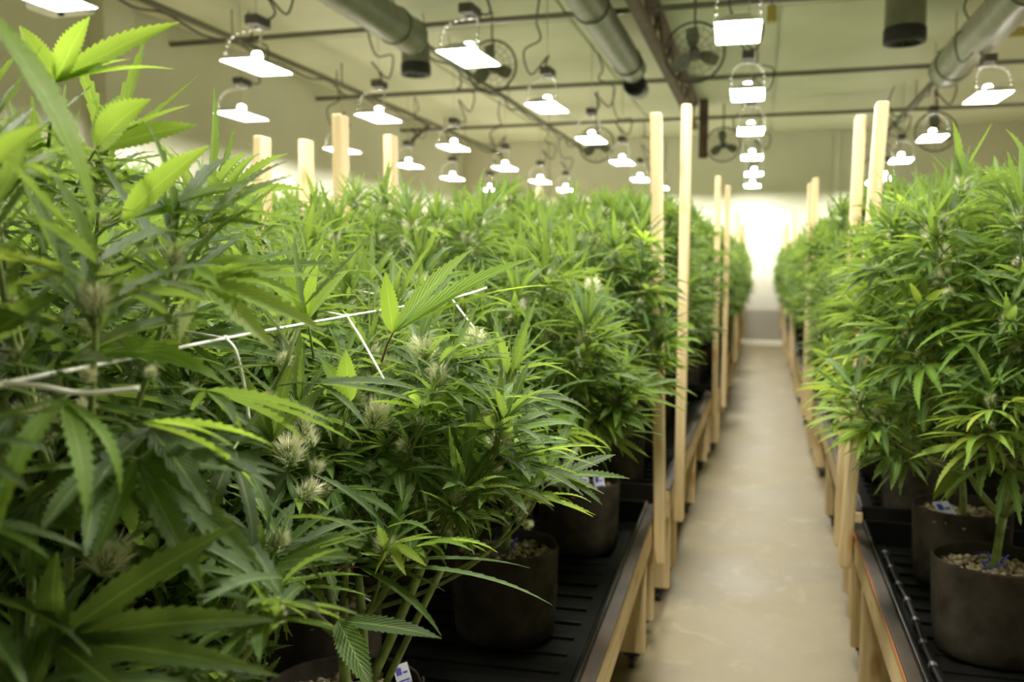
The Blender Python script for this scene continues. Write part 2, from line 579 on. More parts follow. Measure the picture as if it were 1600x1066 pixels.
# (xa, ya, xb, yb, posts)
make_bench('long wooden rolling bench with black tray, nearest on the left of the aisle', ROWL, -0.313, 0.15, -0.393, 3.72, WL, -1,
           [(3.42, 0.026, 0.345, 2.10, -0.022, 'x'), (3.50, -WL - 0.03, 0.345, 2.16, 0.0, 'x')], True)
make_bench('wooden rolling bench behind the gap with the two tallest posts, left of the aisle', ROWL, -0.365, 3.98, -0.352, 7.22, WL, -1,
           [(0.10, 0.030, 0.375, 2.215, 0.004, 'x'), (0.12, -WL - 0.03, 0.35, 2.14, 0.0, 'x'), (3.12, 0.03, 0.36, 2.19, -0.004, 'x'), (3.1, -WL - 0.03, 0.35, 2.14, 0, 'x')], True)
yL = 7.5
for k, (nm, lab) in enumerate((('c', 'third wooden rolling bench along the left of the aisle'), ('d', 'fourth wooden rolling bench along the left of the aisle'), ('e', 'last wooden rolling bench on the left, by the back wall'))):
    L = 3.35 if k < 2 else 2.9
    make_bench(lab, ROWL, -0.303, yL, -0.335, yL + L, WL, -1,
               [(0.12, 0.028, 0.36, 2.16, 0, 'x'), (L - 0.12, 0.028, 0.36, 2.14, 0, 'x'), (0.12, -WL - 0.03, 0.36, 2.14, 0, 'x'), (L - 0.12, -WL - 0.03, 0.36, 2.14, 0, 'x')], False)
    yL += L + 0.25
make_bench('near wooden rolling bench on the right with orange-edged rail and drip line', ROWR, 0.354, 0.2, 0.354, 3.66, WL, 1,
           [(3.39, -0.026, 0.385, 2.11, 0.047, 'x'), (3.40, WL + 0.03, 0.36, 2.12, 0, 'x')], True, True)
make_bench('second wooden rolling bench along the right of the aisle', ROWR, 0.372, 3.84, 0.397, 7.22, WL, 1,
           [(0.19, -0.028, 0.335, 2.13, 0.018, 'x'), (3.26, -0.026, 0.36, 2.16, 0, 'x')], True)
yR = 7.45
for k, lab in enumerate(('third wooden rolling bench along the right of the aisle', 'fourth wooden rolling bench along the right of the aisle', 'last wooden rolling bench on the right, by the back wall')):
    L = 3.4 if k < 2 else 2.7
    make_bench(lab, ROWR, 0.385, yR, 0.39, yR + L, WL, 1,
               [(0.1, -0.026, 0.36, 2.16, 0, 'x'), (L - 0.12, -0.026, 0.36, 2.14, 0, 'x')], False)
    yR += L + 0.25
y2 = 0.4
for k, lab in enumerate(('wooden rolling bench in the second row left, whose post tops show nearest', 'second wooden rolling bench of the row beyond the left benches', 'third wooden rolling bench of the row beyond the left benches', 'fourth wooden rolling bench of the row beyond the left benches')):
    ln = (3.4, 3.3, 3.3, 3.3)[k]
    tops = (2.09, 2.14)
    make_bench(lab, ROW2, -2.22, y2, -2.20, y2 + ln, 1.3, -1,
               [(0.14, 0.028, 0.36, tops[1], 0, 'x'), (ln - 0.14, 0.028, 0.36, tops[0], 0.012, 'x'), (0.14, -1.33, 0.36, 2.12, 0, 'x'), (ln - 0.14, -1.33, 0.36, 2.12, 0, 'x')], False)
    y2 += ln + 0.2

# ------------------------------------------------------------------ leaves
def leaflet(m, W, droop, fold, curl=0.0, serr=True, tooth=1.0):
    """one serrated leaflet along +Y, length 1, upper side +Z. uv: u along, v across."""
    t = np.linspace(0, 1, m + 1)
    prof = (t ** 0.72) * ((1 - t) ** 1.0)
    prof = prof / prof.max() * W / 2
    prof = np.maximum(prof, 0.006 * (1 - t) + 0.001)
    odd = (np.arange(m + 1) % 2) == 1
    if serr:
        sc = np.where(odd, 1 + 0.15 * tooth, 1 - 0.19 * tooth)
        dy = np.where(odd, 0.45 / m, -0.25 / m)
    else:
        sc = np.ones(m + 1)
        dy = np.zeros(m + 1)
    dy[0] = dy[-1] = 0
    sc[0] = sc[-1] = 1
    phi = droop * (0.25 * t + 0.75 * t ** 2)
    dt = 1.0 / m
    pm = (phi[1:] + phi[:-1]) / 2
    y = np.concatenate(([0], np.cumsum(np.cos(pm) * dt)))
    z = np.concatenate(([0], -np.cumsum(np.sin(pm) * dt)))
    xs = curl * t ** 2
    hw = prof * sc
    tz, ty = -np.sin(phi), np.cos(phi)
    nz, ny = np.cos(phi), np.sin(phi)
    V = np.zeros((m + 1, 3, 3))
    for c, sgn in enumerate((-1, 0, 1)):
        a = abs(sgn)
        V[:, c, 0] = xs + sgn * hw * math.cos(fold)
        lift = a * hw * math.sin(fold)
        V[:, c, 1] = y + a * dy * ty + lift * ny
        V[:, c, 2] = z + a * dy * tz + lift * nz
    uv = np.zeros((m + 1, 3, 2))
    uv[:, :, 0] = t[:, None]
    uv[:, 0, 1], uv[:, 1, 1], uv[:, 2, 1] = 0, 0.5, 1
    q = []
    for i in range(m):
        for c in range(2):
            q.append((i * 3 + c, i * 3 + c + 1, (i + 1) * 3 + c + 1, (i + 1) * 3 + c))
    g = Geo()
    g.add(V.reshape(-1, 3), np.array(q), uv.reshape(-1, 2))
    return g

def fan_leaf(m, k, seed, W=0.2, droop=0.5, tilt=0.25, petiole=0.35, serr=True):
    """palmate leaf: petiole from the origin along +Y, then k leaflets; longest leaflet has length 1."""
    r = random.Random(seed)
    g = Geo()
    g_tube(g, [(0, 0, 0), (0, petiole * 0.5, 0.02), (0, petiole, 0)], [0.012, 0.009, 0.008], 3, mi=1, caps=False)
    half = k // 2
    angs = {0: 0.0, 1: 33, 2: 66, 3: 104}
    lens = {0: 1.0, 1: 0.88, 2: 0.62, 3: 0.33}
    base = Matrix.Translation((0, petiole, 0)) @ Matrix.Rotation(-tilt, 4, 'X')
    for i in range(-half, half + 1):
        a = abs(i)
        sgn = 1 if i >= 0 else -1
        le = lens[a] * r.uniform(0.9, 1.08)
        an = R(angs[a] + r.uniform(-6, 6)) * sgn
        lf = leaflet(m if a < 3 else max(4, m // 2), W * r.uniform(0.88, 1.1) * (1.0 if a < 2 else 1.05), droop * r.uniform(0.5, 1.4), R(r.uniform(14, 30)), r.uniform(-0.06, 0.06), serr)
        mt = base @ Matrix.Rotation(-an, 4, 'Z') @ Matrix.Rotation(-R(r.uniform(-6, 14)) - 0.05 * a, 4, 'X') @ Matrix.Rotation(r.uniform(-0.25, 0.25), 4, 'Y') @ Matrix.Scale(le, 4)
        g.add_geo(lf, mt, 0)
    return g

def bud(seed, hi):
    """flower cluster along +Z, length about 1: calyx scales under a tuft of pale pistils."""
    r = random.Random(seed)
    g = Geo()
    nb = 22 if hi else 8
    for i in range(nb):
        t = (i + 0.5) / nb
        a = i * 2.4
        rad = 0.34 * math.sin(PI * (0.15 + 0.7 * t)) + 0.02
        d = Vector((math.cos(a) * 0.8, math.sin(a) * 0.8, 0.4 + t)).normalized()
        p = Vector((math.cos(a) * rad * 0.5, math.sin(a) * rad * 0.5, 0.55 * t))
        s = (0.09 if hi else 0.18) * r.uniform(0.8, 1.2)
        q = d.to_track_quat('Z', 'Y').to_matrix().to_4x4()
        c = Geo()
        n = 5 if hi else 4
        vs = [(0, 0, -s)] + [(s * 0.5 * math.cos(2 * PI * k / n), s * 0.5 * math.sin(2 * PI * k / n), 0) for k in range(n)] + [(0, 0, s * 1.7)]
        fs = [(0, 1 + (k + 1) % n, 1 + k) for k in range(n)] + [(1 + k, 1 + (k + 1) % n, n + 1) for k in range(n)]
        c.add(vs, np.array(fs))
        g.add_geo(c, Matrix.Translation(p) @ q, 0)
    npist = 330 if hi else 40
    for i in range(npist):
        t = r.random() ** 0.6
        a = r.uniform(0, 2 * PI)
        rad = 0.30 * math.sin(PI * (0.2 + 0.7 * t))
        p = Vector((math.cos(a) * rad * 0.6, math.sin(a) * rad * 0.6, 0.6 * t))
        d = Vector((math.cos(a), math.sin(a), r.uniform(0.0, 1.4) + 0.9 * t)).normalized()
        le = r.uniform(0.26, 0.56)
        sd = d.cross(Vector((r.uniform(-1, 1), r.uniform(-1, 1), r.uniform(-1, 1)))).normalized() * (0.0095 if hi else 0.045)
        e = p + d * le + Vector((r.uniform(-1, 1), r.uniform(-1, 1), r.uniform(-0.6, 1))) * 0.07
        mid = p + d * le * 0.55
        g.add([(p + sd)[:], (p - sd)[:], (mid - sd * 0.8)[:], (mid + sd * 0.8)[:], e[:]], [np.array([[0, 1, 2, 3]]), np.array([[3, 2, 4]])], mi=1)
    return g

# templates
HI_FANS, MID_FANS, LOW_FANS = [], [], []
for s in range(7):
    kk = (5, 7, 7, 5, 7, 5, 3)[s]
    dr = (0.45, 0.75, 0.3, 1.05, 0.6, 0.2, 0.5)[s]
    HI_FANS.append(fan_leaf(26, kk, 100 + s, W=0.150 + 0.015 * (s % 3), droop=dr, tilt=0.02 + 0.10 * (s % 3)))
    MID_FANS.append(fan_leaf(12, kk, 100 + s, W=0.150 + 0.015 * (s % 3), droop=dr, tilt=0.02 + 0.10 * (s % 3)))
    LOW_FANS.append(fan_leaf(4, min(kk, 5), 100 + s, W=0.17, droop=dr, tilt=0.02 + 0.10 * (s % 3), serr=False))
HI_MESH = [g.mesh('leaf', [M['leaf'], M['stem']]) for g in HI_FANS]
HI_LIT = [g.mesh('leaf_lit', [M['leaf_lit'], M['stem']]) for g in HI_FANS]
HI_YELLOW = [g.mesh('leaf_pale', [M['leaf_yellow'], M['stem']]) for g in HI_FANS]
MID_MESH = [g.mesh('leaf_mid', [M['leaf'], M['stem']]) for g in MID_FANS]
MID_YELLOW = [g.mesh('leaf_mid_pale', [M['leaf_yellow'], M['stem']]) for g in MID_FANS]
HI_SUGAR = [leaflet(18, 0.135, d, R(22), c) for d, c in ((0.2, 0.04), (0.5, -0.05), (0.8, 0.02), (-0.15, 0.05))]
MID_SUGAR = [leaflet(8, 0.16, d, R(22), c) for d, c in ((0.2, 0.04), (0.5, -0.05), (0.8, 0.02), (-0.15, 0.05))]
LOW_SUGAR = [leaflet(3, 0.17, d, R(22), c, False) for d, c in ((0.2, 0.04), (0.5, -0.05), (0.8, 0.02), (-0.15, 0.05))]
HI_BUD = [bud(s, True) for s in range(3)]
LOW_BUD = [bud(s + 5, False) for s in range(3)]
HI_BUD_MESH = [g.mesh('flower_bud', [M['calyx'], M['pistil']]) for g in HI_BUD]

# pots, gravel
def pot_geo(seed):
    r = random.Random(seed)
    ph = [r.uniform(0, 6.28) for _ in range(4)]
    def wob(a, t):
        return 1 + 0.012 * math.sin(3 * a + ph[0]) + 0.008 * math.sin(7 * a + ph[1] + 3 * t) + 0.006 * math.sin(13 * a + ph[2] - 5 * t)
    g = Geo()
    g_lathe(g, [(0.001, 0.0), (0.128, 0.0), (0.140, 0.012), (0.145, 0.06), (0.149, 0.13), (0.151, 0.20), (0.153, 0.255), (0.151, 0.262), (0.147, 0.256), (0.146, 0.215), (0.001, 0.21)], 40, wob=wob)
    # side seam
    g_tube(g, [(0.150, 0.0, 0.01), (0.1505, 0, 0.1), (0.153, 0, 0.2), (0.1555, 0, 0.258)], 0.004, 5)
    return g
POTS = [pot_geo(s).mesh('fabric_pot', M['pot']) for s in range(3)]

def gravel_geo(seed):
    r = random.Random(seed)
    g = Geo()
    for i in range(330):
        a, rr = r.uniform(0, 6.28), 0.142 * math.sqrt(r.random())
        s = r.uniform(0.006, 0.0125)
        sx, sy, sz = s * r.uniform(0.8, 1.3), s * r.uniform(0.8, 1.3), s * r.uniform(0.6, 0.9)
        v = np.array([(1, 0, 0), (-1, 0, 0), (0, 1, 0), (0, -1, 0), (0, 0, 1), (0, 0, -1), (.62, .62, .45), (-.62, .62, .45), (.62, -.62, .45), (-.62, -.62, .45)]) * (sx, sy, sz)
        mm = np.array(Euler((r.uniform(-.5, .5), r.uniform(-.5, .5), r.uniform(0, 6.28))).to_matrix())
        v = v @ mm.T + np.array((rr * math.cos(a), rr * math.sin(a), 0.216 + r.uniform(0, 0.012)))
        f = [(4, 0, 6), (4, 6, 2), (0, 2, 6), (4, 2, 7), (4, 7, 1), (2, 1, 7), (4, 1, 9), (4, 9, 3), (1, 3, 9), (4, 3, 8), (4, 8, 0), (3, 0, 8), (5, 2, 0), (5, 1, 2), (5, 3, 1), (5, 0, 3)]
        g.add(v, np.array(f))
    return g
GRAVEL = [gravel_geo(s).mesh('clay_pebbles', M['gravel']) for s in range(2)]

# ------------------------------------------------------------------ plant skeletons
def skeleton(seed, H, RAD, n_top=17, n_side=12, low=0.52):
    """returns stem Geo, list of fan (matrix,size), list of sugar (matrix,size), list of bud (matrix,size). Origin at the pot's base."""
    r = random.Random(seed)
    stem = Geo()
    fans, sug, buds = [], [], []
    nm = r.choice((3, 4, 4))
    fork = r.uniform(0.34, 0.42)
    top0 = Vector((r.uniform(-.02, .02), r.uniform(-.02, .02), fork))
    g_tube(stem, bez((0, 0, 0.20), (0.01, 0, 0.28), top0, 6), [0.013, 0.012, 0.0115, 0.011, 0.011, 0.012], 7)
    mains = []
    for i in range(nm):
        a = 2 * PI * i / nm + r.uniform(-.4, .4)
        e = Vector((math.cos(a) * RAD * 0.38, math.sin(a) * RAD * 0.38, H * 0.62))
        path = bez(top0, top0 + Vector((math.cos(a) * RAD * 0.3, math.sin(a) * RAD * 0.3, 0.10)), e, 9)
        g_tube(stem, path, list(np.linspace(0.0095, 0.005, 9)), 6)
        mains.append(path)
    tips = []
    for i in range(n_top):
        u = (i + 0.5) / n_top
        rr = RAD * 0.95 * math.sqrt(u)
        a = i * 2.39996 + r.uniform(-.25, .25)
        z = H - 0.20 * u ** 1.5 * (H / 1.3) - r.random() * 0.13
        tips.append((Vector((rr * math.cos(a), rr * math.sin(a), z)), True))
    for i in range(n_side):
        a = 2 * PI * (i + r.uniform(-.3, .3)) / n_side * 2.0
        z = low + 0.12 + (H - 0.42 - low) * (i + r.random()) / n_side
        rr = RAD * r.uniform(0.78, 1.05)
        tips.append((Vector((rr * math.cos(a), rr * math.sin(a), z)), False))
    for tip, topm in tips:
        # origin on the nearest main stem, lower than the tip
        best, bp = 1e9, None
        for path in mains:
            for p in path[2:]:
                dd = (p - tip).length + max(0, p.z - tip.z + 0.22) * 4
                if dd < best:
                    best, bp = dd, p
        ctrl = bp.lerp(tip, 0.55) + Vector((tip.x - bp.x, tip.y - bp.y, 0)) * 0.25 - Vector((0, 0, 0.05))
        path = bez(bp, ctrl, tip, 8)
        g_tube(stem, path, list(np.linspace(0.0045, 0.0025, 8)), 5)
        Ls = sum((path[k + 1] - path[k]).length for k in range(7))
        nf = max(7, int(Ls / 0.023))
        ph = r.uniform(0, 6.28)
        outw = math.atan2(tip.y, tip.x)
        for k in range(nf):
            t = 0.22 + 0.78 * (k + 0.5) / nf
            x = t * 7
            i0 = min(int(x), 6)
            p = path[i0].lerp(path[i0 + 1], x - i0)
            if p.z < low:
                continue
            az = ph + k * (PI + 0.5)
            # bias outwards
            if tip.xy.length > RAD * 0.4 and math.cos(az - outw) < -0.2 and r.random() < 0.6:
                az = outw + r.uniform(-1.3, 1.3)
            el = R(r.uniform(-20, 22) + 34 * (t - 0.3))
            size = r.uniform(0.105, 0.185) * (1.0 - 0.25 * max(0, t - 0.7) / 0.3)
            d = Vector((math.cos(az) * math.cos(el), math.sin(az) * math.cos(el), math.sin(el)))
            zax = (Vector((0, 0, 1)) - d * d.z).normalized()
            xax = d.cross(zax)
            mt = Matrix(((xax.x, d.x, zax.x, p.x), (xax.y, d.y, zax.y, p.y), (xax.z, d.z, zax.z, p.z), (0, 0, 0, 1))) @ Matrix.Rotation(r.uniform(-0.5, 0.5), 4, 'Y')
            fans.append((mt, size, r.randrange(7), p.xy.length / RAD + p.z * 0.3))
        # cola
        dirv = (path[-1] - path[-3]).normalized()
        dirv = (dirv + Vector((0, 0, 0.8))).normalized()
        q = dirv.to_track_quat('Z', 'Y').to_matrix().to_4x4()
        bs = r.uniform(0.042, 0.062) * (1 if topm else 0.8)
        buds.append((Matrix.Translation(tip - dirv * 0.03) @ q, bs, r.randrange(3)))
        for k in range(23 if topm else 18):
            el = R(4 + 80 * ((k + r.random()) / 23))
            az = k * 2.4 + r.uniform(-.3, .3)
            d = (q @ Vector((math.cos(az) * math.cos(el), math.sin(az) * math.cos(el), math.sin(el)))).normalized()
            ref = dirv if abs(d.dot(dirv)) < 0.96 else Vector((1, 0, 0))
            zax = (ref - d * d.dot(ref)).normalized()
            xax = d.cross(zax)
            p = tip + dirv * r.uniform(-0.05, 0.03)
            mt = Matrix(((xax.x, d.x, zax.x, p.x), (xax.y, d.y, zax.y, p.y), (xax.z, d.z, zax.z, p.z), (0, 0, 0, 1)))
            sug.append((mt, r.uniform(0.075, 0.165), r.randrange(4)))
        # side buds down the shoot
        for k in range(3):
            p = path[7 - k - 1] + Vector((r.uniform(-.015, .015), r.uniform(-.015, .015), 0))
            if p.z > low:
                buds.append((Matrix.Translation(p) @ Matrix.Rotation(r.uniform(-.9, .9), 4, 'X') @ Matrix.Rotation(r.uniform(-.9, .9), 4, 'Y'), bs * r.uniform(0.45, 0.7), r.randrange(3)))
                for kk in range(5):
                    az, el = r.uniform(0, 6.28), R(r.uniform(-10, 60))
                    d = Vector((math.cos(az) * math.cos(el), math.sin(az) * math.cos(el), math.sin(el)))
                    zax = (Vector((0, 0, 1)) - d * d.z).normalized()
                    xax = d.cross(zax)
                    sug.append((Matrix(((xax.x, d.x, zax.x, p.x), (xax.y, d.y, zax.y, p.y), (xax.z, d.z, zax.z, p.z), (0, 0, 0, 1))), r.uniform(0.05, 0.10), r.randrange(4)))
    return stem, fans, sug, buds

def add_pot(root, rz, k):
    link('fabric_pot', POTS[k % 3], root, Matrix.Rotation(rz, 4, 'Z'))
    gv = link('clay_pebbles', GRAVEL[k % 2], root, Matrix.Rotation(rz * 1.7, 4, 'Z'))
    gv['kind'] = 'stuff'

def plant_tag(root, loc, rz, tilt=0.5, size=1.0):
    g = g_box(Geo(), (0, 0, 0.022), (0.034, 0.0012, 0.05), ch=0)
    t = link('plant_tag', g.mesh('plant_tag', M['tag_paper'], False), root, Matrix.Translation(loc) @ Matrix.Rotation(rz, 4, 'Z') @ Matrix.Rotation(-tilt, 4, 'X') @ Matrix.Scale(size, 4))
    p = Geo()
    for dx, dz, sx, sz in ((-0.007, 0.034, 0.012, 0.014), (0.007, 0.03, 0.010, 0.004), (0.0, 0.016, 0.024, 0.003), (0.0, 0.010, 0.018, 0.003)):
        g_box(p, (dx, -0.0009, dz), (sx, 0.0004, sz))
        g_box(p, (dx, 0.0009, dz), (sx, 0.0004, sz))
    link('print', p.mesh('print', M['blue'], False), t)

def blue_tie(root, r0=0.03, c=(0, 0), z=0.245):
    g = Geo()
    pts = [(c[0] + r0 * math.cos(a) * (1 + 0.15 * math.sin(2 * a)), c[1] + r0 * math.sin(a), z + 0.006 * math.sin(3 * a)) for a in np.linspace(0, 2 * PI, 24, endpoint=False)]
    g_tube(g, pts, 0.0022, 5, closed=True)
    for a in (0.3, 1.1):
        g_tube(g, [(c[0] + r0 * math.cos(a), c[1] + r0 * math.sin(a), z), (c[0] + 2.2 * r0 * math.cos(a), c[1] + 2 * r0 * math.sin(a), z + 0.012), (c[0] + 3.2 * r0 * math.cos(a + .3), c[1] + 3 * r0 * math.sin(a + .3), z)], 0.003, 5)
    link('blue_tie', g.mesh('blue_tie', M['blue']), root)

PL = 'potted plants on the near benches'
def proj(p):
    v = p - CAM
    d = v.dot(fw)
    if d < 0.05:
        return None
    return 800 + v.dot(rt) / d * F_PX, 533 - v.dot(up) / d * F_PX, d
# sight lines kept open: (x, y, radius in pixels, distance) -- leaves that would hang in front of these are pruned
OPEN = []
def keep_open(pts, rad, d):
    for (x0, y0), (x1, y1) in zip(pts[:-1], pts[1:]):
        m = max(1, int(math.hypot(x1 - x0, y1 - y0) / (rad * 0.8)))
        for k in range(m + 1):
            OPEN.append((x0 + (x1 - x0) * k / m, y0 + (y1 - y0) * k / m, rad, d))
def in_open(p):
    q = proj(p)
    if q is None:
        return False
    for x, y, rad, d in OPEN:
        if q[2] < d and abs(q[0] - x) < rad and abs(q[1] - y) < rad:
            return True
    return False
def hero_leaf(root, base, d, tips, m, petiole=None, pm=None, curve=0.5, upv=(0, 0, 1), name='leaf', fold=18):
    """a leaf laid out leaflet by leaflet: base pixel and distance, then (tip px, tip py, tip distance, width in px, bend)."""
    g = Geo()
    B = at(base[0], base[1], d)
    org = B
    if petiole:
        P = at(*petiole)
        g_tube(g, [P, (P + B) / 2 + Vector((0, 0, 0.004)), B], [0.0022, 0.0018, 0.0016], 5, mi=1)
    for t in tips:
        tx, ty, td, wpx, bend = t[:5]
        u = Vector(t[5]) if len(t) > 5 else Vector(upv)
        T = at(tx, ty, td)
        L = (T - B).length
        wd = wpx * ((td + d) / 2) / F_PX
        lf = leaflet(34, wd / L, bend, R(fold), tooth=0.6)
        tip = Vector(lf.v[0][-2])
        # frame: template (0,0,0)->tip onto B->T
        ydir = (T - B).normalized()
        zdir = (u - ydir * u.dot(ydir)).normalized()
        xdir = ydir.cross(zdir)
        F = Matrix(((xdir.x, ydir.x, zdir.x), (xdir.y, ydir.y, zdir.y), (xdir.z, ydir.z, zdir.z)))
        ang = math.atan2(tip.z, tip.y)
        G = F @ Matrix.Rotation(-ang, 3, 'X')
        sc = L / tip.length
        mt = Matrix.Translation(B) @ (G.to_4x4()) @ Matrix.Scale(sc, 4)
        g.add_geo(lf, mt, 0)
    inv = root.matrix_basis.inverted()
    gg = Geo().add_geo(g, inv)
    return link(name, gg.mesh('leaf_single', [m, pm or M['stem']]), root)
def hero_bud(root, px, py, d, size, seed=0, tilt=(0, 0)):
    inv = root.matrix_basis.inverted()
    link('flower_bud', HI_BUD_MESH[seed], root, inv @ Matrix.Translation(at(px, py, d)) @ Euler((tilt[0], tilt[1], seed)).to_matrix().to_4x4() @ Matrix.Scale(size, 4))
STR = [[(-60, 620), (5, 600), (170, 567), (352, 529), (542, 494), (705, 466)], [(5, 600), (60, 603), (130, 614), (218, 607)],
       [(352, 529), (381, 600), (389, 656)], [(542, 494), (603, 598)], [(352, 529), (205, 499)]]
for l, dd in zip(STR, (0.0, 0.74, 1.05, 1.38, 1.1)):
    if dd:
        keep_open(l, 14, dd)
for a, b, dd in ((STR[0][0:2], 0, 0.72), (STR[0][1:3], 0, 0.78), (STR[0][2:4], 0, 0.95), (STR[0][3:5], 0, 1.25), (STR[0][4:6], 0, 1.55)):
    keep_open(a, 20, dd)
# leaves of the tall plant that stand free against the wall
keep_open([(90, 125), (140, 30)], 26, 0.95)
keep_open([(130, 120), (280, 40)], 22, 0.95)
keep_open([(160, 220), (235, 160)], 34, 0.92)
keep_open([(205, 330), (325, 232)], 26, 0.9)
keep_open([(210, 215), (305, 180)], 20, 0.95)
keep_open([(100, 990), (360, 830)], 30, 0.74)
keep_open([(90, 990), (430, 970)], 30, 0.74)
keep_open([(88, 870), (88, 990)], 30, 0.74)
keep_open([(620, 515), (735, 395), (830, 406)], 26, 1.38)
keep_open([(605, 430), (615, 510)], 22, 1.36)
# gaps the photograph sees through: pot with pebbles, stems and tray at the bench edge, and the open air above the low plants
keep_open([(715, 900), (860, 900), (860, 960), (715, 960), (715, 1020), (860, 1030)], 38, 2.2)
keep_open([(650, 950), (650, 1066), (760, 1066), (860, 1066), (980, 800), (900, 840)], 40, 2.4)
keep_open([(590, 920), (590, 1066), (540, 1066), (480, 990)], 32, 1.45)
keep_open([(735, 848), (855, 868)], 24, 2.3)
keep_open([(850, 790), (960, 790)], 22, 3.1)
keep_open([(440, 700), (480, 730)], 40, 1.25)
keep_open([(560, 650), (610, 670)], 30, 1.35)

def blocked(p):
    """too close to the lens, or out over the aisle"""
    v = p - CAM
    d = v.dot(fw)
    if d < 0.15:
        return v.length < 0.55
    return v.length < 0.62

def near_plant(label, x, y, H, RAD, seed, rz=0.0, low=0.52, n_top=17, n_side=12, tagpos=None, tie=False, hi=True, group=PL, yellow=0.06, keep=None, pot=True, max_leaf=290, bud_size=1.0):
    root = empty('potted_plant', (x, y, ZT + 0.008), rz)
    tag(root, label, 'plant', group)
    add_pot(root, rz * 2 + seed, seed)
    stem, fans, sug, buds = skeleton(seed, H, RAD, n_top, n_side, low)
    link('stem', stem.mesh('stem', M['stem']), root)
    W = Matrix.Translation((x, y, ZT + 0.008)) @ Matrix.Rotation(rz, 4, 'Z')
    fol = Geo()
    r = random.Random(seed * 13)
    def ok(mt, s):
        pts = [W @ (mt @ Vector((x * s, y * s, 0))) for x, y in ((0, 0), (0, .4), (0, .8), (0, 1.25), (.45, .7), (-.45, .7))]
        if any(in_open(p) for p in pts) or any(blocked(p) for p in pts[:4]):
            return False
        return keep is None or all(keep(p) for p in pts)
    fans = [f for f in fans if ok(f[0], f[1])]
    fans.sort(key=lambda f: -f[3])
    for i, (mt, s, k, _) in enumerate(fans):
        if i < max_leaf:
            z = mt.translation.z
            ye = r.random() < yellow * (2.5 if z < low + 0.25 else 0.4)
            pool = (HI_YELLOW if ye else (HI_LIT if r.random() < 0.16 else HI_MESH)) if hi else (MID_YELLOW if ye else MID_MESH)
            link('leaf', pool[k], root, mt @ Matrix.Scale(s, 4))
        else:
            fol.add_geo(MID_FANS[k], mt @ Matrix.Scale(s, 4))
    for mt, s, k in sug:
        if ok(mt, s):
            fol.add_geo((HI_SUGAR if hi else MID_SUGAR)[k], mt @ Matrix.Scale(s, 4), 0)
    o = link('foliage', fol.mesh('foliage', [M['leaf'], M['stem']]), root)
    o['kind'] = 'stuff'
    for mt, s, k in buds:
        if ok(mt, s):
            link('flower_bud', HI_BUD_MESH[k], root, mt @ Matrix.Scale(s * bud_size, 4))
    if tagpos:
        for t in tagpos:
            plant_tag(root, *t)
    if tie:
        blue_tie(root)
    return root

# far plants: a few shared foliage meshes
class Kind: pass
def kind(seed, H, RAD, low=False):
    k = Kind()
    stem, fans, sug, buds = skeleton(seed, H, RAD, 17 if not low else 16, 12 if not low else 10)
    k.stem = stem.mesh('stem', M['stem'])
    fans.sort(key=lambda f: -f[3])
    k.outer = [] if low else fans[:90]
    g = Geo()
    for mt, s, i, _ in (fans if low else fans[90:]):
        g.add_geo((LOW_FANS if low else MID_FANS)[i], mt @ Matrix.Scale(s, 4))
    for mt, s, i in sug:
        g.add_geo((LOW_SUGAR if low else MID_SUGAR)[i], mt @ Matrix.Scale(s, 4), 0)
    for mt, s, i in buds:
        b = Geo()
        b.add_geo(LOW_BUD[i])
        b.mi = [m + 2 for m in b.mi]
        g.add_geo(b, mt @ Matrix.Scale(s * 1.15, 4))
    k.fol = g.mesh('foliage', [M['leaf'], M['stem'], M['calyx'], M['pistil']])
    return k
MIDK = [kind(300 + s, h, rd) for s, (h, rd) in enumerate(((1.36, 0.36), (1.42, 0.34), (1.30, 0.38), (1.46, 0.36)))]
FARK = [kind(400 + s, h, rd, True) for s, (h, rd) in enumerate(((1.34, 0.38), (1.42, 0.36), (1.28, 0.38), (1.38, 0.40)))]

def shared_plant(k, label, group, x, y, rz, sc=1.0, leaves=True, pot=True, n=0):
    root = empty('potted_plant', (x, y, ZT + 0.008), rz)
    tag(root, label, 'plant', group)
    if pot:
        add_pot(root, rz * 3, n)
    S = Matrix.Diagonal((1, 1, sc, 1))
    link('stem', k.stem, root)
    o = link('foliage', k.fol, root)
    o['kind'] = 'stuff'
    if leaves:
        for i, (mt, s, j, _) in enumerate(k.outer):
            ye = (i * 7 + n) % 23 == 0 and mt.translation.z < 0.9
            link('leaf', (MID_YELLOW if ye else MID_MESH)[j], root, mt @ Matrix.Scale(s, 4))
    return root

# ---- near plants on the left bench
P0 = near_plant('tall potted plant towering at the left edge, its bright leaf tips nearest the lens', -0.86, 0.80, 1.26, 0.40, 11, low=0.30, n_side=20, bud_size=0.6)
P1 = near_plant('low potted plant beside the white net, its pot mostly below the frame', -0.74, 1.50, 1.00, 0.40, 12, rz=0.4, tagpos=[((0.12, 0.03, 0.24), 0.6)], n_top=20, low=0.50)
P2 = near_plant('potted plant in dark fabric pot with pale pebbles and blue ties at bench edge', -0.69, 2.45, 1.06, 0.36, 13, rz=1.0, tie=True, low=0.55)
P3 = near_plant('potted plant with two blue printed tags on its pot rim by the pale post', -0.64, 3.28, 1.22, 0.33, 14, rz=0.0, tagpos=[((0.035, -0.125, 0.232), 0.3, 0.5, 1.7), ((0.10, -0.085, 0.235), 0.9, 0.3, 1.4)], low=0.60)
P4 = near_plant('potted plant behind the low one, whose pebbles show between green stems', -1.02, 1.95, 1.10, 0.40, 15, rz=2.4, tie=True)
P5 = near_plant('potted plant in the middle of the near left bench, under the net strings', -1.18, 1.30, 1.08, 0.42, 16, rz=0.9, low=0.30, n_side=18)
near_plant('potted plant in the middle of the near left bench, left of the two-tag pot', -1.06, 2.80, 1.24, 0.38, 17, rz=2.9)
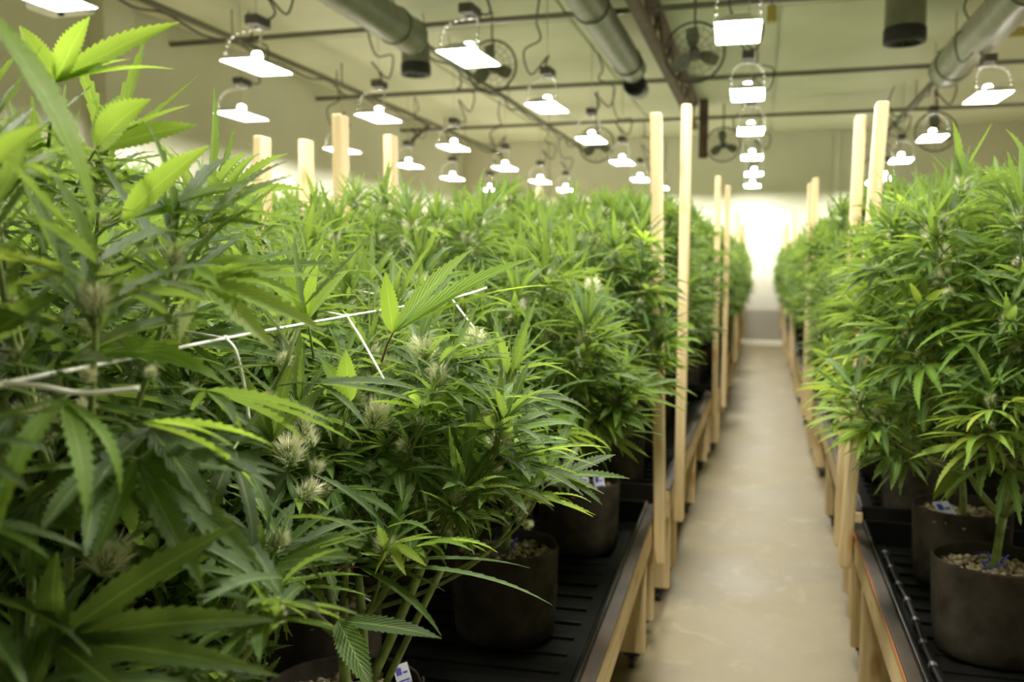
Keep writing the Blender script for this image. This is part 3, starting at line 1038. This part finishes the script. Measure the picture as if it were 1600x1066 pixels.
near_plant('potted plant at back edge of near left bench, before the second pine post pair', -1.44, 2.30, 1.26, 0.40, 18, rz=3.6)
near_plant('potted plant at the far back corner of the near left bench', -1.42, 3.15, 1.30, 0.38, 19, rz=4.4)
near_plant('potted plant at the far end of the near left bench, in its middle row', -1.02, 3.50, 1.30, 0.34, 20, rz=5.1)
near_plant('potted plant at the back edge of the near left bench, by the left picture edge', -1.55, 1.55, 1.24, 0.38, 21, rz=5.6)
# leaves and buds of these plants that stand nearest the lens, each laid out by itself
LB, LG = M['leaf_lit'], M['leaf']
tf = (0.55, -0.68, 0.40)   # turned more towards the open aisle
tc = (0.1, -0.55, 0.8)     # faces up and towards the aisle side of the lens
hero_leaf(P0, (88, 128), 1.02, [(141, 26, 0.98, 44, 0.35, tf), (281, 35, 1.0, 42, 0.30, tf), (272, 108, 1.0, 26, 0.30), (204, 92, 1.0, 18, 0.2), (30, 40, 1.0, 36, 0.3, tf)], LB, petiole=(75, 230, 1.06))
hero_leaf(P0, (-25, 10), 0.74, [(149, 345, 0.72, 54, 0.55, (0.9, -0.2, 0.5))], LB, petiole=(-90, 60, 0.85))
hero_leaf(P0, (-70, 300), 0.66, [(72, 194, 0.62, 52, 0.3, tf), (-10, 420, 0.62, 50, 0.4, tf)], LB)
hero_leaf(P0, (150, 232), 0.98, [(236, 156, 0.94, 62, 0.55, tf), (298, 164, 1.0, 30, 0.25), (308, 196, 1.0, 40, 0.3, tf), (190, 150, 1.02, 40, 0.3, tf)], LB, petiole=(118, 300, 1.05))
hero_leaf(P0, (190, 345), 0.95, [(327, 228, 0.90, 48, 0.35, tf), (415, 280, 0.98, 26, 0.25, tc), (372, 297, 0.97, 24, 0.25, tc), (300, 330, 0.95, 34, 0.3, tc)], LB, petiole=(140, 380, 1.0))
hero_leaf(P0, (-40, 545), 0.80, [(99, 458, 0.76, 44, 0.4, tf), (-10, 440, 0.78, 40, 0.3, tf)], LG)
hero_leaf(P0, (85, 1002), 0.80, [(90, 862, 0.76, 54, 0.3, (0.30, -0.66, 0.62)), (372, 820, 0.80, 54, 0.35, (0.30, -0.66, 0.62)), (432, 970, 0.78, 54, 0.6, (0.30, -0.66, 0.62)), (438, 1058, 0.74, 46, 0.6, (0.30, -0.66, 0.62)), (210, 1100, 0.72, 52, 0.5, (0.30, -0.66, 0.62))], LG, petiole=(40, 1080, 0.9))
hero_leaf(P0, (55, 590), 0.98, [(352, 602, 0.94, 60, 1.35, (0.0, -0.5, 0.85))], LB)
hero_leaf(P5, (168, 492), 1.08, [(398, 410, 1.04, 34, 0.35, tf), (322, 442, 1.02, 40, 0.4, tf), (388, 476, 1.04, 20, 0.3), (268, 398, 1.1, 40, 0.5, tf)], LB, petiole=(130, 560, 1.12))
hero_leaf(P1, (614, 520), 1.42, [(602, 425, 1.40, 30, 0.25, tc), (738, 390, 1.40, 38, 0.30, tc), (832, 404, 1.40, 38, 0.35, tc), (866, 446, 1.38, 24, 0.45)], LB, petiole=(596, 565, 1.46), pm=M['petiole_red'])
hero_leaf(P1, (668, 650), 1.48, [(752, 612, 1.44, 40, 0.5, tc), (864, 628, 1.44, 26, 0.6), (657, 610, 1.46, 18, 0.3, tc)], LB, petiole=(610, 690, 1.5), pm=M['petiole_red'])
hero_leaf(P1, (546, 628), 1.26, [(541, 547, 1.24, 36, 0.25, tc), (500, 560, 1.26, 26, 0.3, tc)], LB, petiole=(530, 700, 1.3))
hero_leaf(P1, (560, 886), 1.30, [(863, 946, 1.26, 20, 0.55), (828, 888, 1.34, 18, 0.4), (696, 925, 1.28, 18, 0.5), (690, 995, 1.25, 24, 0.6)], LG, petiole=(490, 895, 1.32), pm=M['petiole_red'])
hero_leaf(P1, (528, 970), 1.20, [(582, 1080, 1.12, 46, 0.4, tc), (690, 998, 1.2, 30, 0.4, tc)], LG)
hero_leaf(P1, (480, 500), 1.30, [(428, 385, 1.28, 22, 0.35, tc), (498, 410, 1.28, 26, 0.3, tc), (548, 420, 1.30, 24, 0.35, tc), (376, 400, 1.3, 18, 0.4, tc)], LB, petiole=(490, 560, 1.33))
hero_leaf(P1, (425, 690), 1.16, [(378, 580, 1.14, 26, 0.3, tc), (460, 560, 1.16, 30, 0.3, tc), (345, 640, 1.12, 26, 0.4, tc), (520, 600, 1.16, 26, 0.5, tc)], LG)
hero_leaf(P2, (712, 725), 1.95, [(740, 775, 1.9, 22, 0.4), (690, 780, 1.9, 26, 0.4, tc), (752, 800, 1.9, 22, 0.5), (790, 745, 1.95, 20, 0.4), (655, 745, 1.95, 22, 0.3)], LG)
for (px, py, d, sz, k, tl) in ((452, 728, 1.28, 0.056, 0, (0.2, 0.1)), (582, 672, 1.42, 0.056, 1, (0.1, 0.3)), (160, 900, 0.92, 0.05, 2, (0.3, 0.2)), (72, 695, 0.86, 0.05, 0, (0.2, -0.2)), (742, 650, 1.75, 0.05, 1, (0.1, 0.2)), (735, 548, 1.7, 0.05, 2, (0.3, 0)), (470, 780, 1.3, 0.04, 2, (0.8, 0)), (925, 460, 2.4, 0.05, 0, (0, 0))):
    hero_bud(P1 if d > 1 else P0, px, py, d, sz, k, tl)
# slanting green stems of the low plant that show below its leaves
sg = Geo()
for a_, b_, c_, r_ in (((575, 1075, 1.5), (630, 960, 1.55), (665, 870, 1.6), 0.0085), ((600, 1075, 1.5), (645, 980, 1.5), (690, 890, 1.5), 0.006), ((570, 1075, 1.45), (572, 1000, 1.45), (560, 900, 1.45), 0.007)):
    g_tube(sg, bez(at(*a_), at(*b_), at(*c_), 8), r_, 7)
link('stem', Geo().add_geo(sg, P1.matrix_basis.inverted()).mesh('stem', M['stem']), P1)
# ---- near plants on the right bench
P6 = near_plant('potted plant in the nearest right-hand pot with pebbles and a blue ring tie', 0.625, 2.67, 1.28, 0.42, 31, rz=0.5, tie=True, yellow=0.3, low=0.5)
near_plant('potted plant with a white tag at its rim, second pot on the right bench', 0.66, 3.25, 1.32, 0.40, 32, rz=0.0, tagpos=[((-0.05, -0.118, 0.232), 0.5, 0.9, 1.7)], yellow=0.3, low=0.5)
near_plant('potted plant at the right picture edge behind the nearest right-hand pot', 1.08, 3.1, 1.34, 0.38, 33, rz=2.6, yellow=0.2)
hero_leaf(P6, (1502, 724), 2.55, [(1458, 782, 2.5, 24, 0.4, (-0.2, -0.6, 0.7)), (1478, 784, 2.5, 22, 0.4, (-0.2, -0.6, 0.7)), (1504, 760, 2.52, 16, 0.4)], M['leaf_yellow'])
hero_leaf(P6, (1592, 396), 2.25, [(1480, 373, 2.2, 24, 0.4, tc), (1540, 352, 2.25, 20, 0.3, tc), (1528, 420, 2.2, 20, 0.5, tc)], LB)
hero_leaf(P6, (1512, 592), 2.35, [(1494, 648, 2.3, 20, 0.4, (-0.2, -0.6, 0.7)), (1522, 655, 2.3, 18, 0.4, (-0.2, -0.6, 0.7)), (1462, 625, 2.32, 16, 0.5), (1548, 640, 2.3, 16, 0.4)], M['leaf_yellow'])
hero_leaf(P6, (1585, 500), 2.2, [(1430, 548, 2.1, 20, 0.7), (1462, 590, 2.1, 18, 0.7), (1480, 520, 2.2, 18, 0.5), (1610, 590, 2.15, 18, 0.6)], LB)

# ---- the other benches
n = 0
ORDN = ('first', 'second', 'third', 'fourth', 'fifth', 'sixth')
COLS = ('aisle-side row', 'middle row', 'outer row')
def bench_plants(bench, side, look, group, xs, ys, leaves, sets):
    global n
    for ci, x in enumerate(xs):
        for yi, y in enumerate(ys):
            k = sets[(n * 5 + ci) % len(sets)]
            lab = '%s on the %s %s bench, %s, %s from its near end' % (look, bench, side, COLS[ci], ORDN[yi])
            shared_plant(k, lab, group, x + random.uniform(-.035, .035), y + random.uniform(-.07, .07) + (0.35 if ci % 2 else 0), random.uniform(0, 6.28), leaves=leaves and ci < 2, n=n)
            n += 1
bench_plants('second', 'left', 'leafy potted plant', 'plants on the second bench left of the aisle', (-0.66, -1.03, -1.38), (4.35, 5.1, 5.85, 6.55), True, MIDK)
bench_plants('second', 'right', 'leafy potted plant', 'plants on the second bench right of the aisle', (0.64, 1.02, 1.40), (4.05, 4.75, 5.45, 6.15, 6.8), True, MIDK)
ys3, ys4, ys5 = (7.8, 8.5, 9.2, 9.9, 10.45), (11.3, 12.0, 12.7, 13.4, 14.0), (14.9, 15.6, 16.3, 16.9)
for nm, yy in (('third', ys3), ('fourth', ys4), ('last', ys5)):
    bench_plants(nm, 'left', 'distant potted plant', 'plants on the %s bench left of the aisle' % nm, (-0.60, -1.0, -1.36), yy, False, FARK)
    bench_plants(nm, 'right', 'distant potted plant', 'plants on the %s bench right of the aisle' % nm, (0.66, 1.06, 1.45), yy, False, FARK)
for nm, yy in (('first', (2.5, 3.2)), ('second', (4.2, 4.9, 5.6, 6.4)), ('third', (7.6, 8.3, 9.0, 9.8)), ('fourth', (11.0, 11.8, 12.6, 13.4))):
    bench_plants(nm, 'second-row', 'half-hidden plant', 'plants on the %s bench of the second row' % nm, (-2.48, -2.85, -3.2), yy, nm in ('first', 'second'), MIDK if nm in ('first', 'second') else FARK)

# ------------------------------------------------------------------ lamps
ZL = 2.94
hood = Geo()
# gull-wing hood: top ridge box and two sloped wings, closed ends
def hood_geo():
    g = Geo()
    w, l, h = 0.135, 0.275, 0.045
    tw, tl = 0.05, 0.24
    vs = [(-w, -l, 0), (w, -l, 0), (w, l, 0), (-w, l, 0), (-tw, -tl, h), (tw, -tl, h), (tw, tl, h), (-tw, tl, h)]
    f = [(4, 5, 6, 7), (0, 1, 5, 4), (1, 2, 6, 5), (2, 3, 7, 6), (3, 0, 4, 7)]
    g.add(vs, np.array(f))
    # rolled rim
    g_tube(g, [(-w, -l, 0), (w, -l, 0), (w, l, 0), (-w, l, 0)], 0.006, 6, closed=True)
    return g
HOOD = hood_geo().mesh('hood', M['hood'], False)
GLASS = Geo().add([(-0.13, -0.27, 0.004), (0.13, -0.27, 0.004), (0.13, 0.27, 0.004), (-0.13, 0.27, 0.004)], np.array([[3, 2, 1, 0]])).mesh('lamp_glass', M['glow'], False)
KNOB = g_lathe(Geo(), [(0.001, 0.0), (0.036, 0.0), (0.038, 0.03), (0.030, 0.052), (0.001, 0.06)], 14, c=(0, 0, 0.046)).mesh('bulb_end', M['glow_knob'])
def bail_geo():
    g = Geo()
    for sx in (-1, 1):
        pts = bez((sx * 0.13, -0.2, 0.01), (sx * 0.15, -0.2, 0.2), (sx * 0.05, 0, 0.26), 8)
        g_tube(g, pts, 0.003, 5, mi=0)
        for p in pts[1:]:
            s = Geo()
            g_lathe(s, [(0.0005, -0.011), (0.008, -0.008), (0.011, 0), (0.008, 0.008), (0.0005, 0.011)], 8, c=p)
            g.add_geo(s)
    g_tube(g, [(-0.05, 0, 0.26), (0.05, 0, 0.26)], 0.005, 6)
    return g
BAIL = bail_geo().mesh('hanger', M['chrome'])
BALLAST = g_box(Geo(), (0, 0.02, 0.315), (0.10, 0.20, 0.07), ch=0.01)
g_tube(BALLAST, [(0, 0, 0.27), (0, 0, 0.30)], 0.012, 8)
BALLAST = BALLAST.mesh('ballast', M['dark_metal'], False)
ROD = g_tube(Geo(), [(0, 0, 0.34), (0, 0, ZC - ZL - 0.03)], 0.004, 6).mesh('hanging_wire', M['steel'])
def cord_geo(seed):
    r = random.Random(seed)
    pts = [(0, 0.1, 0.33)]
    x = 0
    for i in range(5):
        x += r.uniform(-0.09, 0.09)
        pts.append((x, 0.1 + r.uniform(-.12, .12), 0.33 + (ZC - ZL - 0.42) * (i + 1) / 5 + (r.uniform(-.12, .05) if i < 4 else 0)))
    lx = r.choice((-1, 1))
    pts = pts[:3] + [(pts[2][0] + lx * 0.16, 0.12, pts[2][2] - 0.16), (pts[2][0] + lx * 0.22, 0.1, pts[2][2] + 0.05)] + pts[3:]
    return g_tube(Geo(), spline(pts, 6), 0.0085, 5)
CORDS = [cord_geo(s).mesh('power_cord', M['cable']) for s in range(4)]

rows = [
    ('row above the central aisle', [(1153, 50), (1168, 148), (1173, 205), (1175, 246), (1178, 272), (1176, 294)]),
    ('first row left of the aisle', [(733, 90), (855, 168), (924, 219), (972, 254), (1000, 281), (1033, 295)]),
    ('second row left of the aisle', [(402, 104), (592, 184), (709, 231), (789, 263), (844, 284), (886, 298)]),
    ('row nearest the left wall', [(378, 181), (535, 235), (638, 259), (707, 279), (765, 297)]),
    ('row right of the aisle', [(1543, 152), (1457, 216), (1408, 251), (1383, 279), (1350, 297)]),
]
ORD = ('first', 'second', 'third', 'fourth', 'fifth', 'sixth', 'seventh', 'eighth')
def lamp(p, label, group, rz, i):
    root = empty('grow_lamp', p, rz)
    tag(root, label, 'lamp', group)
    link('hood', HOOD, root)
    link('lamp_glass', GLASS, root)
    link('bulb_end', KNOB, root)
    link('hanger', BAIL, root)
    link('ballast', BALLAST, root)
    link('hanging_wire', ROD, root)
    link('power_cord', CORDS[i % 4], root)
    return root
i = 0
for nm, pts in rows:
    for j, (px, py) in enumerate(pts):
        p = on_z(px, py, ZL)
        p.y = min(p.y, Y1 - 0.95)
        lamp(p, 'glowing white grow lamp, %s along the %s' % (ORD[j], nm), 'lamps of the ' + nm, random.uniform(-0.05, 0.05), i)
        i += 1
# the rows go on unseen overhead, some lamps placed to light near plants
for nm, x, ys in (('row above the central aisle', -0.12, (3.4, 1.65)), ('first row left of the aisle', -1.95, (3.7, 1.2)), ('row right of the aisle', 1.85, (5.0, 2.6)), ('second row left of the aisle', -3.42, (1.9,)), ('row nearest the left wall', -4.85, (3.4, 1.0)), ('row by the right wall', 4.1, (2.5, 5.0, 7.5, 10, 12.5, 15))):
    for j, y in enumerate(ys):
        lamp(Vector((x, y, ZL)), 'grow lamp overhead outside the picture, %s of the %s' % (ORD[j], nm), 'lamps overhead of the ' + nm, 0, i)
        i += 1
lamp(on_z(62, -8, ZL), 'glowing grow lamp cut by the top edge above the tall left plant', 'lamps of the second row left of the aisle', 0, i)

# ------------------------------------------------------------------ ceiling pipes, struts, ducts, fans
def pipe_x(y, z, r, label, lab_n):
    o = link('ceiling_pipe', g_tube(Geo(), [(X0 + 0.01, y, z), (X1 - 0.01, y, z)], r, 8).mesh('ceiling_pipe', M['pipe']))
    tag(o, label, 'pipe', 'pipes crossing under the ceiling')
pipe_x(8.35, 3.80, 0.028, 'thin grey pipe crossing the ceiling nearest the lens', 0)
pipe_x(11.55, 3.80, 0.028, 'thin grey pipe crossing the ceiling behind the round black fan', 1)
pipe_x(14.6, 3.80, 0.028, 'thin grey pipe crossing the ceiling near the back wall', 2)
def strut(x, z, y0, y1, label):
    root = empty('lamp_strut', (x, y0, z))
    tag(root, label, 'strut', 'struts carrying the lamp cords')
    g = Geo()
    g_box(g, (0, (y1 - y0) / 2, 0), (0.045, y1 - y0, 0.045))
    link('channel', g.mesh('channel', M['pipe'], False), root)
    c = Geo()
    pts = []
    m = int((y1 - y0) / 0.5)
    for k in range(m + 1):
        pts.append((0.03 * math.sin(k * 1.7), (y1 - y0) * k / m, -0.035 - (0.05 if k % 2 else 0) - 0.015 * math.sin(k * 2.3)))
    g_tube(c, spline(pts, 4), 0.012, 5)
    link('cable_run', c.mesh('cable_run', M['cable']), root)
    for k in range(int((y1 - y0) / 2.4)):
        b = g_tube(Geo(), [(0, 1.2 + k * 2.4, 0.02), (0, 1.2 + k * 2.4, ZC - z - 0.028)], 0.006, 6)
        link('hanger_rod', b.mesh('hanger_rod', M['pipe']), root)
    return root
strut(-5.0, 3.72, 2.0, 17.5, 'dark strut with cables running along the left wall lamps')
strut(-3.3, 3.72, 3.5, 17.5, 'dark strut with cables above the second lamp row on the left')
strut(1.95, 3.72, 5.0, 17.5, 'dark strut with cables above the right lamp row')

def duct(label, x, z, y0, y1, r, m, elbow=False, ribs=True):
    root = empty('air_duct', (x, y0, z))
    tag(root, label, 'duct', 'ducts hanging along the ceiling')
    L = y1 - y0
    g = Geo()
    nn = int(L / 0.09)
    prof = []
    for k in range(nn + 1):
        prof.append((r * (1.0 if (k % 2 == 0 or not ribs) else 0.965), L * k / nn))
    d = Geo()
    g_lathe(d, prof, 24)
    g.add_geo(d, Matrix.Rotation(-PI / 2, 4, 'X'))
    link('duct_body', g.mesh('duct_body', m), root)
    c = Geo()
    for e in (0.0, L):
        s = Geo()
        g_lathe(s, [(0.001, 0.0), (r * 0.8, 0.0), (r * 1.02, -0.01), (r * 1.03, 0.02), (r * 1.0, 0.03)] if e == 0 else [(r, -0.03), (r * 1.03, -0.02), (r * 1.02, 0.01), (r * 0.8, 0.0), (0.001, 0.0)], 24)
        c.add_geo(s, Matrix.Translation((0, e, 0)) @ Matrix.Rotation(-PI / 2, 4, 'X'))
    link('end_cap', c.mesh('end_cap', m), root)
    for k in range(max(2, int(L / 1.6))):
        y = 0.4 + (L - 0.8) * k / max(1, int(L / 1.6) - 1)
        b = Geo()
        ring = [(1.015 * r * math.cos(a), y, 1.015 * r * math.sin(a)) for a in np.linspace(0, 2 * PI, 24, endpoint=False)]
        g_tube(b, ring, 0.008, 5, closed=True)
        g_tube(b, [(0, y, r), (0, y, ZC - z - 0.028)], 0.004, 5)
        link('strap', b.mesh('strap', M['dark_metal']), root)
    return root
duct('grey ribbed duct at upper left, ending above the hanging drum', -3.15, 3.62, 3.2, 8.0, 0.16, M['duct'])
duct('grey ribbed duct between the left lamps and the brown truss', -1.42, 3.68, 3.0, 10.2, 0.15, M['duct'])
duct('pale round-ended duct at upper right', 1.78, 3.50, 4.2, 10.3, 0.17, M['duct_white'])

def drum(label, p, r, h, axis_y=False):
    root = empty('drum_fan', p)
    tag(root, label, 'fan')
    g = Geo()
    g_lathe(g, [(r * 0.92, 0.10), (r * 0.95, 0.14), (r * 0.95, h), (r * 0.55, h + 0.05), (0.001, h + 0.05)], 28)
    rim = g_lathe(Geo(), [(r * 0.72, 0.10), (r * 0.80, 0.0), (r * 0.98, 0.0), (r, 0.02), (r, 0.10), (r * 0.93, 0.12)], 28)
    inn = g_lathe(Geo(), [(0.001, 0.08), (r * 0.2, 0.075), (r * 0.25, 0.10), (r * 0.78, 0.10)], 28)
    gr = Geo()
    for a in np.linspace(0, 2 * PI, 8, endpoint=False):
        g_tube(gr, [(0.1 * r * math.cos(a), 0.1 * r * math.sin(a), 0.03), (r * 0.85 * math.cos(a), r * 0.85 * math.sin(a), 0.012)], 0.004, 4)
    T = Matrix.Rotation(PI / 2, 4, 'X') @ Matrix.Scale(-1, 4, (0, 0, 1)) if axis_y else Matrix.Identity(4)
    if axis_y:
        T = Matrix.Rotation(-PI / 2, 4, 'X')
    for nm, gg, m in (('drum_body', g, M['duct']), ('rim', rim, M['rubber']), ('rotor', inn, M['rubber']), ('grille', gr, M['dark_metal'])):
        link(nm, gg.mesh(nm, m), root, T)
    hw = Geo()
    if axis_y:
        g_tube(hw, [(0, h * 0.4, r * 0.9), (0, h * 0.4, ZC - p[2] - 0.028)], 0.006, 6)
    else:
        for a in (0, PI):
            g_tube(hw, [(r * 0.9 * math.cos(a), 0, h * 0.9), (r * 0.5 * math.cos(a), 0, ZC - p[2] - 0.028)], 0.006, 6)
    link('hanger', hw.mesh('hanger', M['dark_metal']), root)
    return root
drum('hanging grey drum fan with black mouth at upper left', at(650, 118, 9.0), 0.15, 0.30)
drum('hanging green-grey drum fan with black mouth at upper right', at(1413, 68, 6.9), 0.155, 0.42)
drum('round black drum fan facing the lens at the end of the middle duct', at(991, 131, 10.3), 0.13, 0.35, True)

def ring_fan(label, p, r):
    root = empty('circulation_fan', p)
    tag(root, label, 'fan', 'round wire-guard circulation fans under the ceiling')
    g = Geo()
    for k, rr in enumerate((1.0, 0.78, 0.55, 0.3)):
        g_tube(g, [(r * rr * math.cos(a), (-0.03 if rr < 0.9 else 0), r * rr * math.sin(a)) for a in np.linspace(0, 2 * PI, 32, endpoint=False)], 0.011 if k == 0 else 0.0025, 5, closed=True)
    for a in np.linspace(0, 2 * PI, 16, endpoint=False):
        g_tube(g, [(0.1 * r * math.cos(a), -0.04, 0.1 * r * math.sin(a)), (r * math.cos(a), 0, r * math.sin(a))], 0.0025, 4)
    link('guard', g.mesh('guard', M['dark_metal']), root)
    h = Geo()
    g_lathe(h, [(0.001, -0.06), (0.045, -0.05), (0.05, 0.0), (0.05, 0.12), (0.001, 0.13)], 14)
    hub = Geo().add_geo(h, Matrix.Rotation(-PI / 2, 4, 'X'))
    link('motor', hub.mesh('motor', M['dark_metal']), root)
    for k in range(3):
        b = Geo()
        vs, q = [], []
        for i in range(6):
            rr = 0.05 + (r * 0.85 - 0.05) * i / 5
            wd = 0.05 + 0.09 * math.sin(PI * (0.15 + 0.7 * i / 5))
            tw = 0.7 - 0.08 * i
            for s in (-1, 1):
                vs.append((rr, s * wd / 2 * math.sin(tw), s * wd / 2 * math.cos(tw)))
        for i in range(5):
            q.append((2 * i, 2 * i + 2, 2 * i + 3, 2 * i + 1))
        b.add(vs, np.array(q))
        bl = link('blade', b.mesh('blade', M['duct']), root, Matrix.Rotation(2 * PI * k / 3 + 0.4, 4, 'Y'))
    br = g_tube(Geo(), [(0, 0.08, 0.04), (0, 0.08, r * 1.1), (0, 0.02, r * 1.1), (0, 0.02, ZC - p[2] - 0.028)], 0.010, 6)
    link('bracket', br.mesh('bracket', M['dark_metal']), root)
    return root
ring_fan('round wire-guard fan hanging beside the brown truss', at(1085, 82, 8.0), 0.26)
ring_fan('small round wire-guard fan below the truss end', at(1130, 226, 14.0), 0.26)
ring_fan('round wire-guard fan just behind the brightest left lamp', at(768, 104, 8.9), 0.25)
ring_fan('round wire-guard fan under the third left lamp', at(932, 226, 13.0), 0.25)
ring_fan('round wire-guard fan behind the second right lamp', at(1462, 206, 11.8), 0.25)

# brown truss
def truss():
    x = -1.02
    root = empty('brown_truss', (x, 0, 0))
    tag(root, 'brown steel truss running along the ceiling above the left bench', 'truss')
    z0, z1, ya, yb = 3.60, 3.95, 2.5, 14.2
    link('bottom_chord', g_box(Geo(), (0, (ya + yb) / 2, z0), (0.10, yb - ya, 0.07), ch=0.006).mesh('bottom_chord', M['brown'], False), root)
    link('top_chord', g_box(Geo(), (0, (ya + yb) / 2, z1), (0.10, yb - ya, 0.07), ch=0.006).mesh('top_chord', M['brown'], False), root)
    k = 0
    y = ya + 0.1
    while y < yb - 0.7:
        a, b = ((y, z0), (y + 0.6, z1)) if k % 2 == 0 else ((y, z1), (y + 0.6, z0))
        link('web', g_tube(Geo(), [(0, a[0], a[1]), (0, b[0], b[1])], 0.024, 6).mesh('web', M['brown']), root)
        y += 0.6
        k += 1
    return root
truss()
pc = link('brown_post', g_box(Geo(), (0, 0, 0), (0.13, 0.13, 0.86), ch=0.01).mesh('brown_post', M['brown'], False))
pp = at(1100, 165, 13.6)
pc.location = (pp.x, pp.y, ZC - 0.03 - 0.43)
tag(pc, 'dark brown steel drop post hanging at the truss end', 'post')

# small boxes on the ceiling and the wall shelf
def junction(label, p, s, m):
    root = empty('ceiling_sensor', p)
    tag(root, label, 'sensor')
    link('housing', g_box(Geo(), (0, 0, 0), s, ch=0.012).mesh('housing', m, False), root)
    link('stem', g_tube(Geo(), [(0, 0, s[2] / 2), (0, 0, ZC - p[2] - 0.028)], 0.008, 6).mesh('stem', M['dark_metal']), root)
    return root
junction('small yellow box hanging to the right of the first aisle lamp', at(1206, 22, 7.5), (0.08, 0.08, 0.14), M['yellow'])
junction('small yellow box hanging at the right picture edge', at(1590, 50, 8.5), (0.14, 0.1, 0.08), M['yellow'])
sh = empty('wall_bracket', (X0 + 0.005, on_x(660, 196, X0 + 0.2).y, on_x(660, 190, X0 + 0.2).z))
tag(sh, 'dark triangular bracket shelf on the left wall', 'shelf')
link('shelf_board', g_box(Geo(), (0.22, 0, 0), (0.44, 0.5, 0.05), ch=0.006).mesh('shelf_board', M['brown'], False), sh)
link('brace', g_tube(Geo(), [(0.0, 0, -0.32), (0.38, 0, -0.02)], 0.03, 6).mesh('brace', M['brown']), sh)
ex = empty('ceiling_speaker', at(95, 12, 5.3))
tag(ex, 'white flat fixture at the top left corner above the tall plant', 'fixture')
link('housing', g_box(Geo(), (0, 0, 0), (0.30, 0.22, 0.05), ch=0.015).mesh('housing', M['white'], False), ex)
link('knob', g_lathe(Geo(), [(0.001, -0.05), (0.018, -0.045), (0.02, -0.02)], 12).mesh('knob', M['rubber']), ex)
link('hanger', g_tube(Geo(), [(0, 0, 0.02), (0, 0, ZC - ex.location.z - 0.028)], 0.005, 6).mesh('hanger', M['dark_metal']), ex)

# ------------------------------------------------------------------ trellis strings
net = empty('trellis_net', (-0.7, 1.2, 1.43))
tag(net, 'white elastic trellis net strings stretched over the near left plants', 'net', None)
def string(pts, r, sag=0.0):
    pts = [Vector(p) - Vector((-0.7, 1.2, 1.43)) for p in pts]
    o = link('string', g_tube(Geo(), spline(pts, 6), r, 6).mesh('string', M['net']), net)
A, B, C_, D = at(5, 600, 0.74), at(352, 529, 1.12), at(542, 494, 1.55), at(705, 466, 1.75)
string([at(-120, 640, 0.66), A, at(170, 567, 0.9), B, C_, D, at(760, 450, 2.1)], 0.0021)
string([A, at(60, 603, 0.74), at(130, 614, 0.76), at(218, 607, 0.78)], 0.0023)
string([at(-60, 600, 0.70), A], 0.0024)
string([B, at(368, 548, 1.11), at(381, 600, 1.09), at(389, 656, 1.08)], 0.0021)
string([B, at(270, 514, 1.25), at(205, 499, 1.40)], 0.0019)
string([C_, at(565, 530, 1.5), at(603, 598, 1.42)], 0.0018)
string([C_, at(500, 486, 1.7), at(420, 474, 1.85), at(370, 470, 1.9), at(312, 466, 2.0)], 0.0018)
string([at(370, 470, 1.9), at(450, 459, 2.0), at(540, 452, 2.2), at(640, 470, 2.0), D], 0.0018)
string([D, at(740, 512, 1.7)], 0.0018)
string([at(550, 880, 1.9), at(590, 845, 1.9), at(625, 815, 1.9)], 0.0017)
string([at(553, 925, 1.8), at(585, 943, 1.8)], 0.0017)
for p in (A, B, C_, D):
    g = Geo()
    g_lathe(g, [(0.0005, -0.004), (0.0032, -0.003), (0.0042, 0), (0.0032, 0.003), (0.0005, 0.004)], 8)
    link('knot', g.mesh('knot', M['net']), net, Matrix.Translation(p - Vector((-0.7, 1.2, 1.43))))
nt2 = link('trellis_string', g_tube(Geo(), spline([at(1462, 585, 2.5), at(1500, 572, 2.55), at(1530, 560, 2.6)], 5), 0.002, 5).mesh('trellis_string', M['net']))
tag(nt2, 'loose white trellis string among the right-hand plants', 'string')

# drip line along the near right tray
g = Geo()
pts = [(0.455 + 0.004 * math.sin(k * 1.3), 0.4 + 0.16 * k, ZT + 0.022 + 0.003 * math.sin(k * 2.1)) for k in range(20)]
g_tube(g, spline(pts, 4), 0.008, 8)
dl = empty('drip_line', (0, 0, 0))
tag(dl, 'black drip line with small fittings along the near right tray', 'hose')
link('hose', g.mesh('hose', M['rubber']), dl)
for p in pts[1::1]:
    f = Geo()
    g_lathe(f, [(0.012, -0.012), (0.012, 0.012)], 8)
    link('fitting', f.mesh('fitting', M['steel']), dl, Matrix.Translation(p) @ Matrix.Rotation(PI / 2, 4, 'X'))

# ------------------------------------------------------------------ lone hero leaves and stems are added to the near plants below
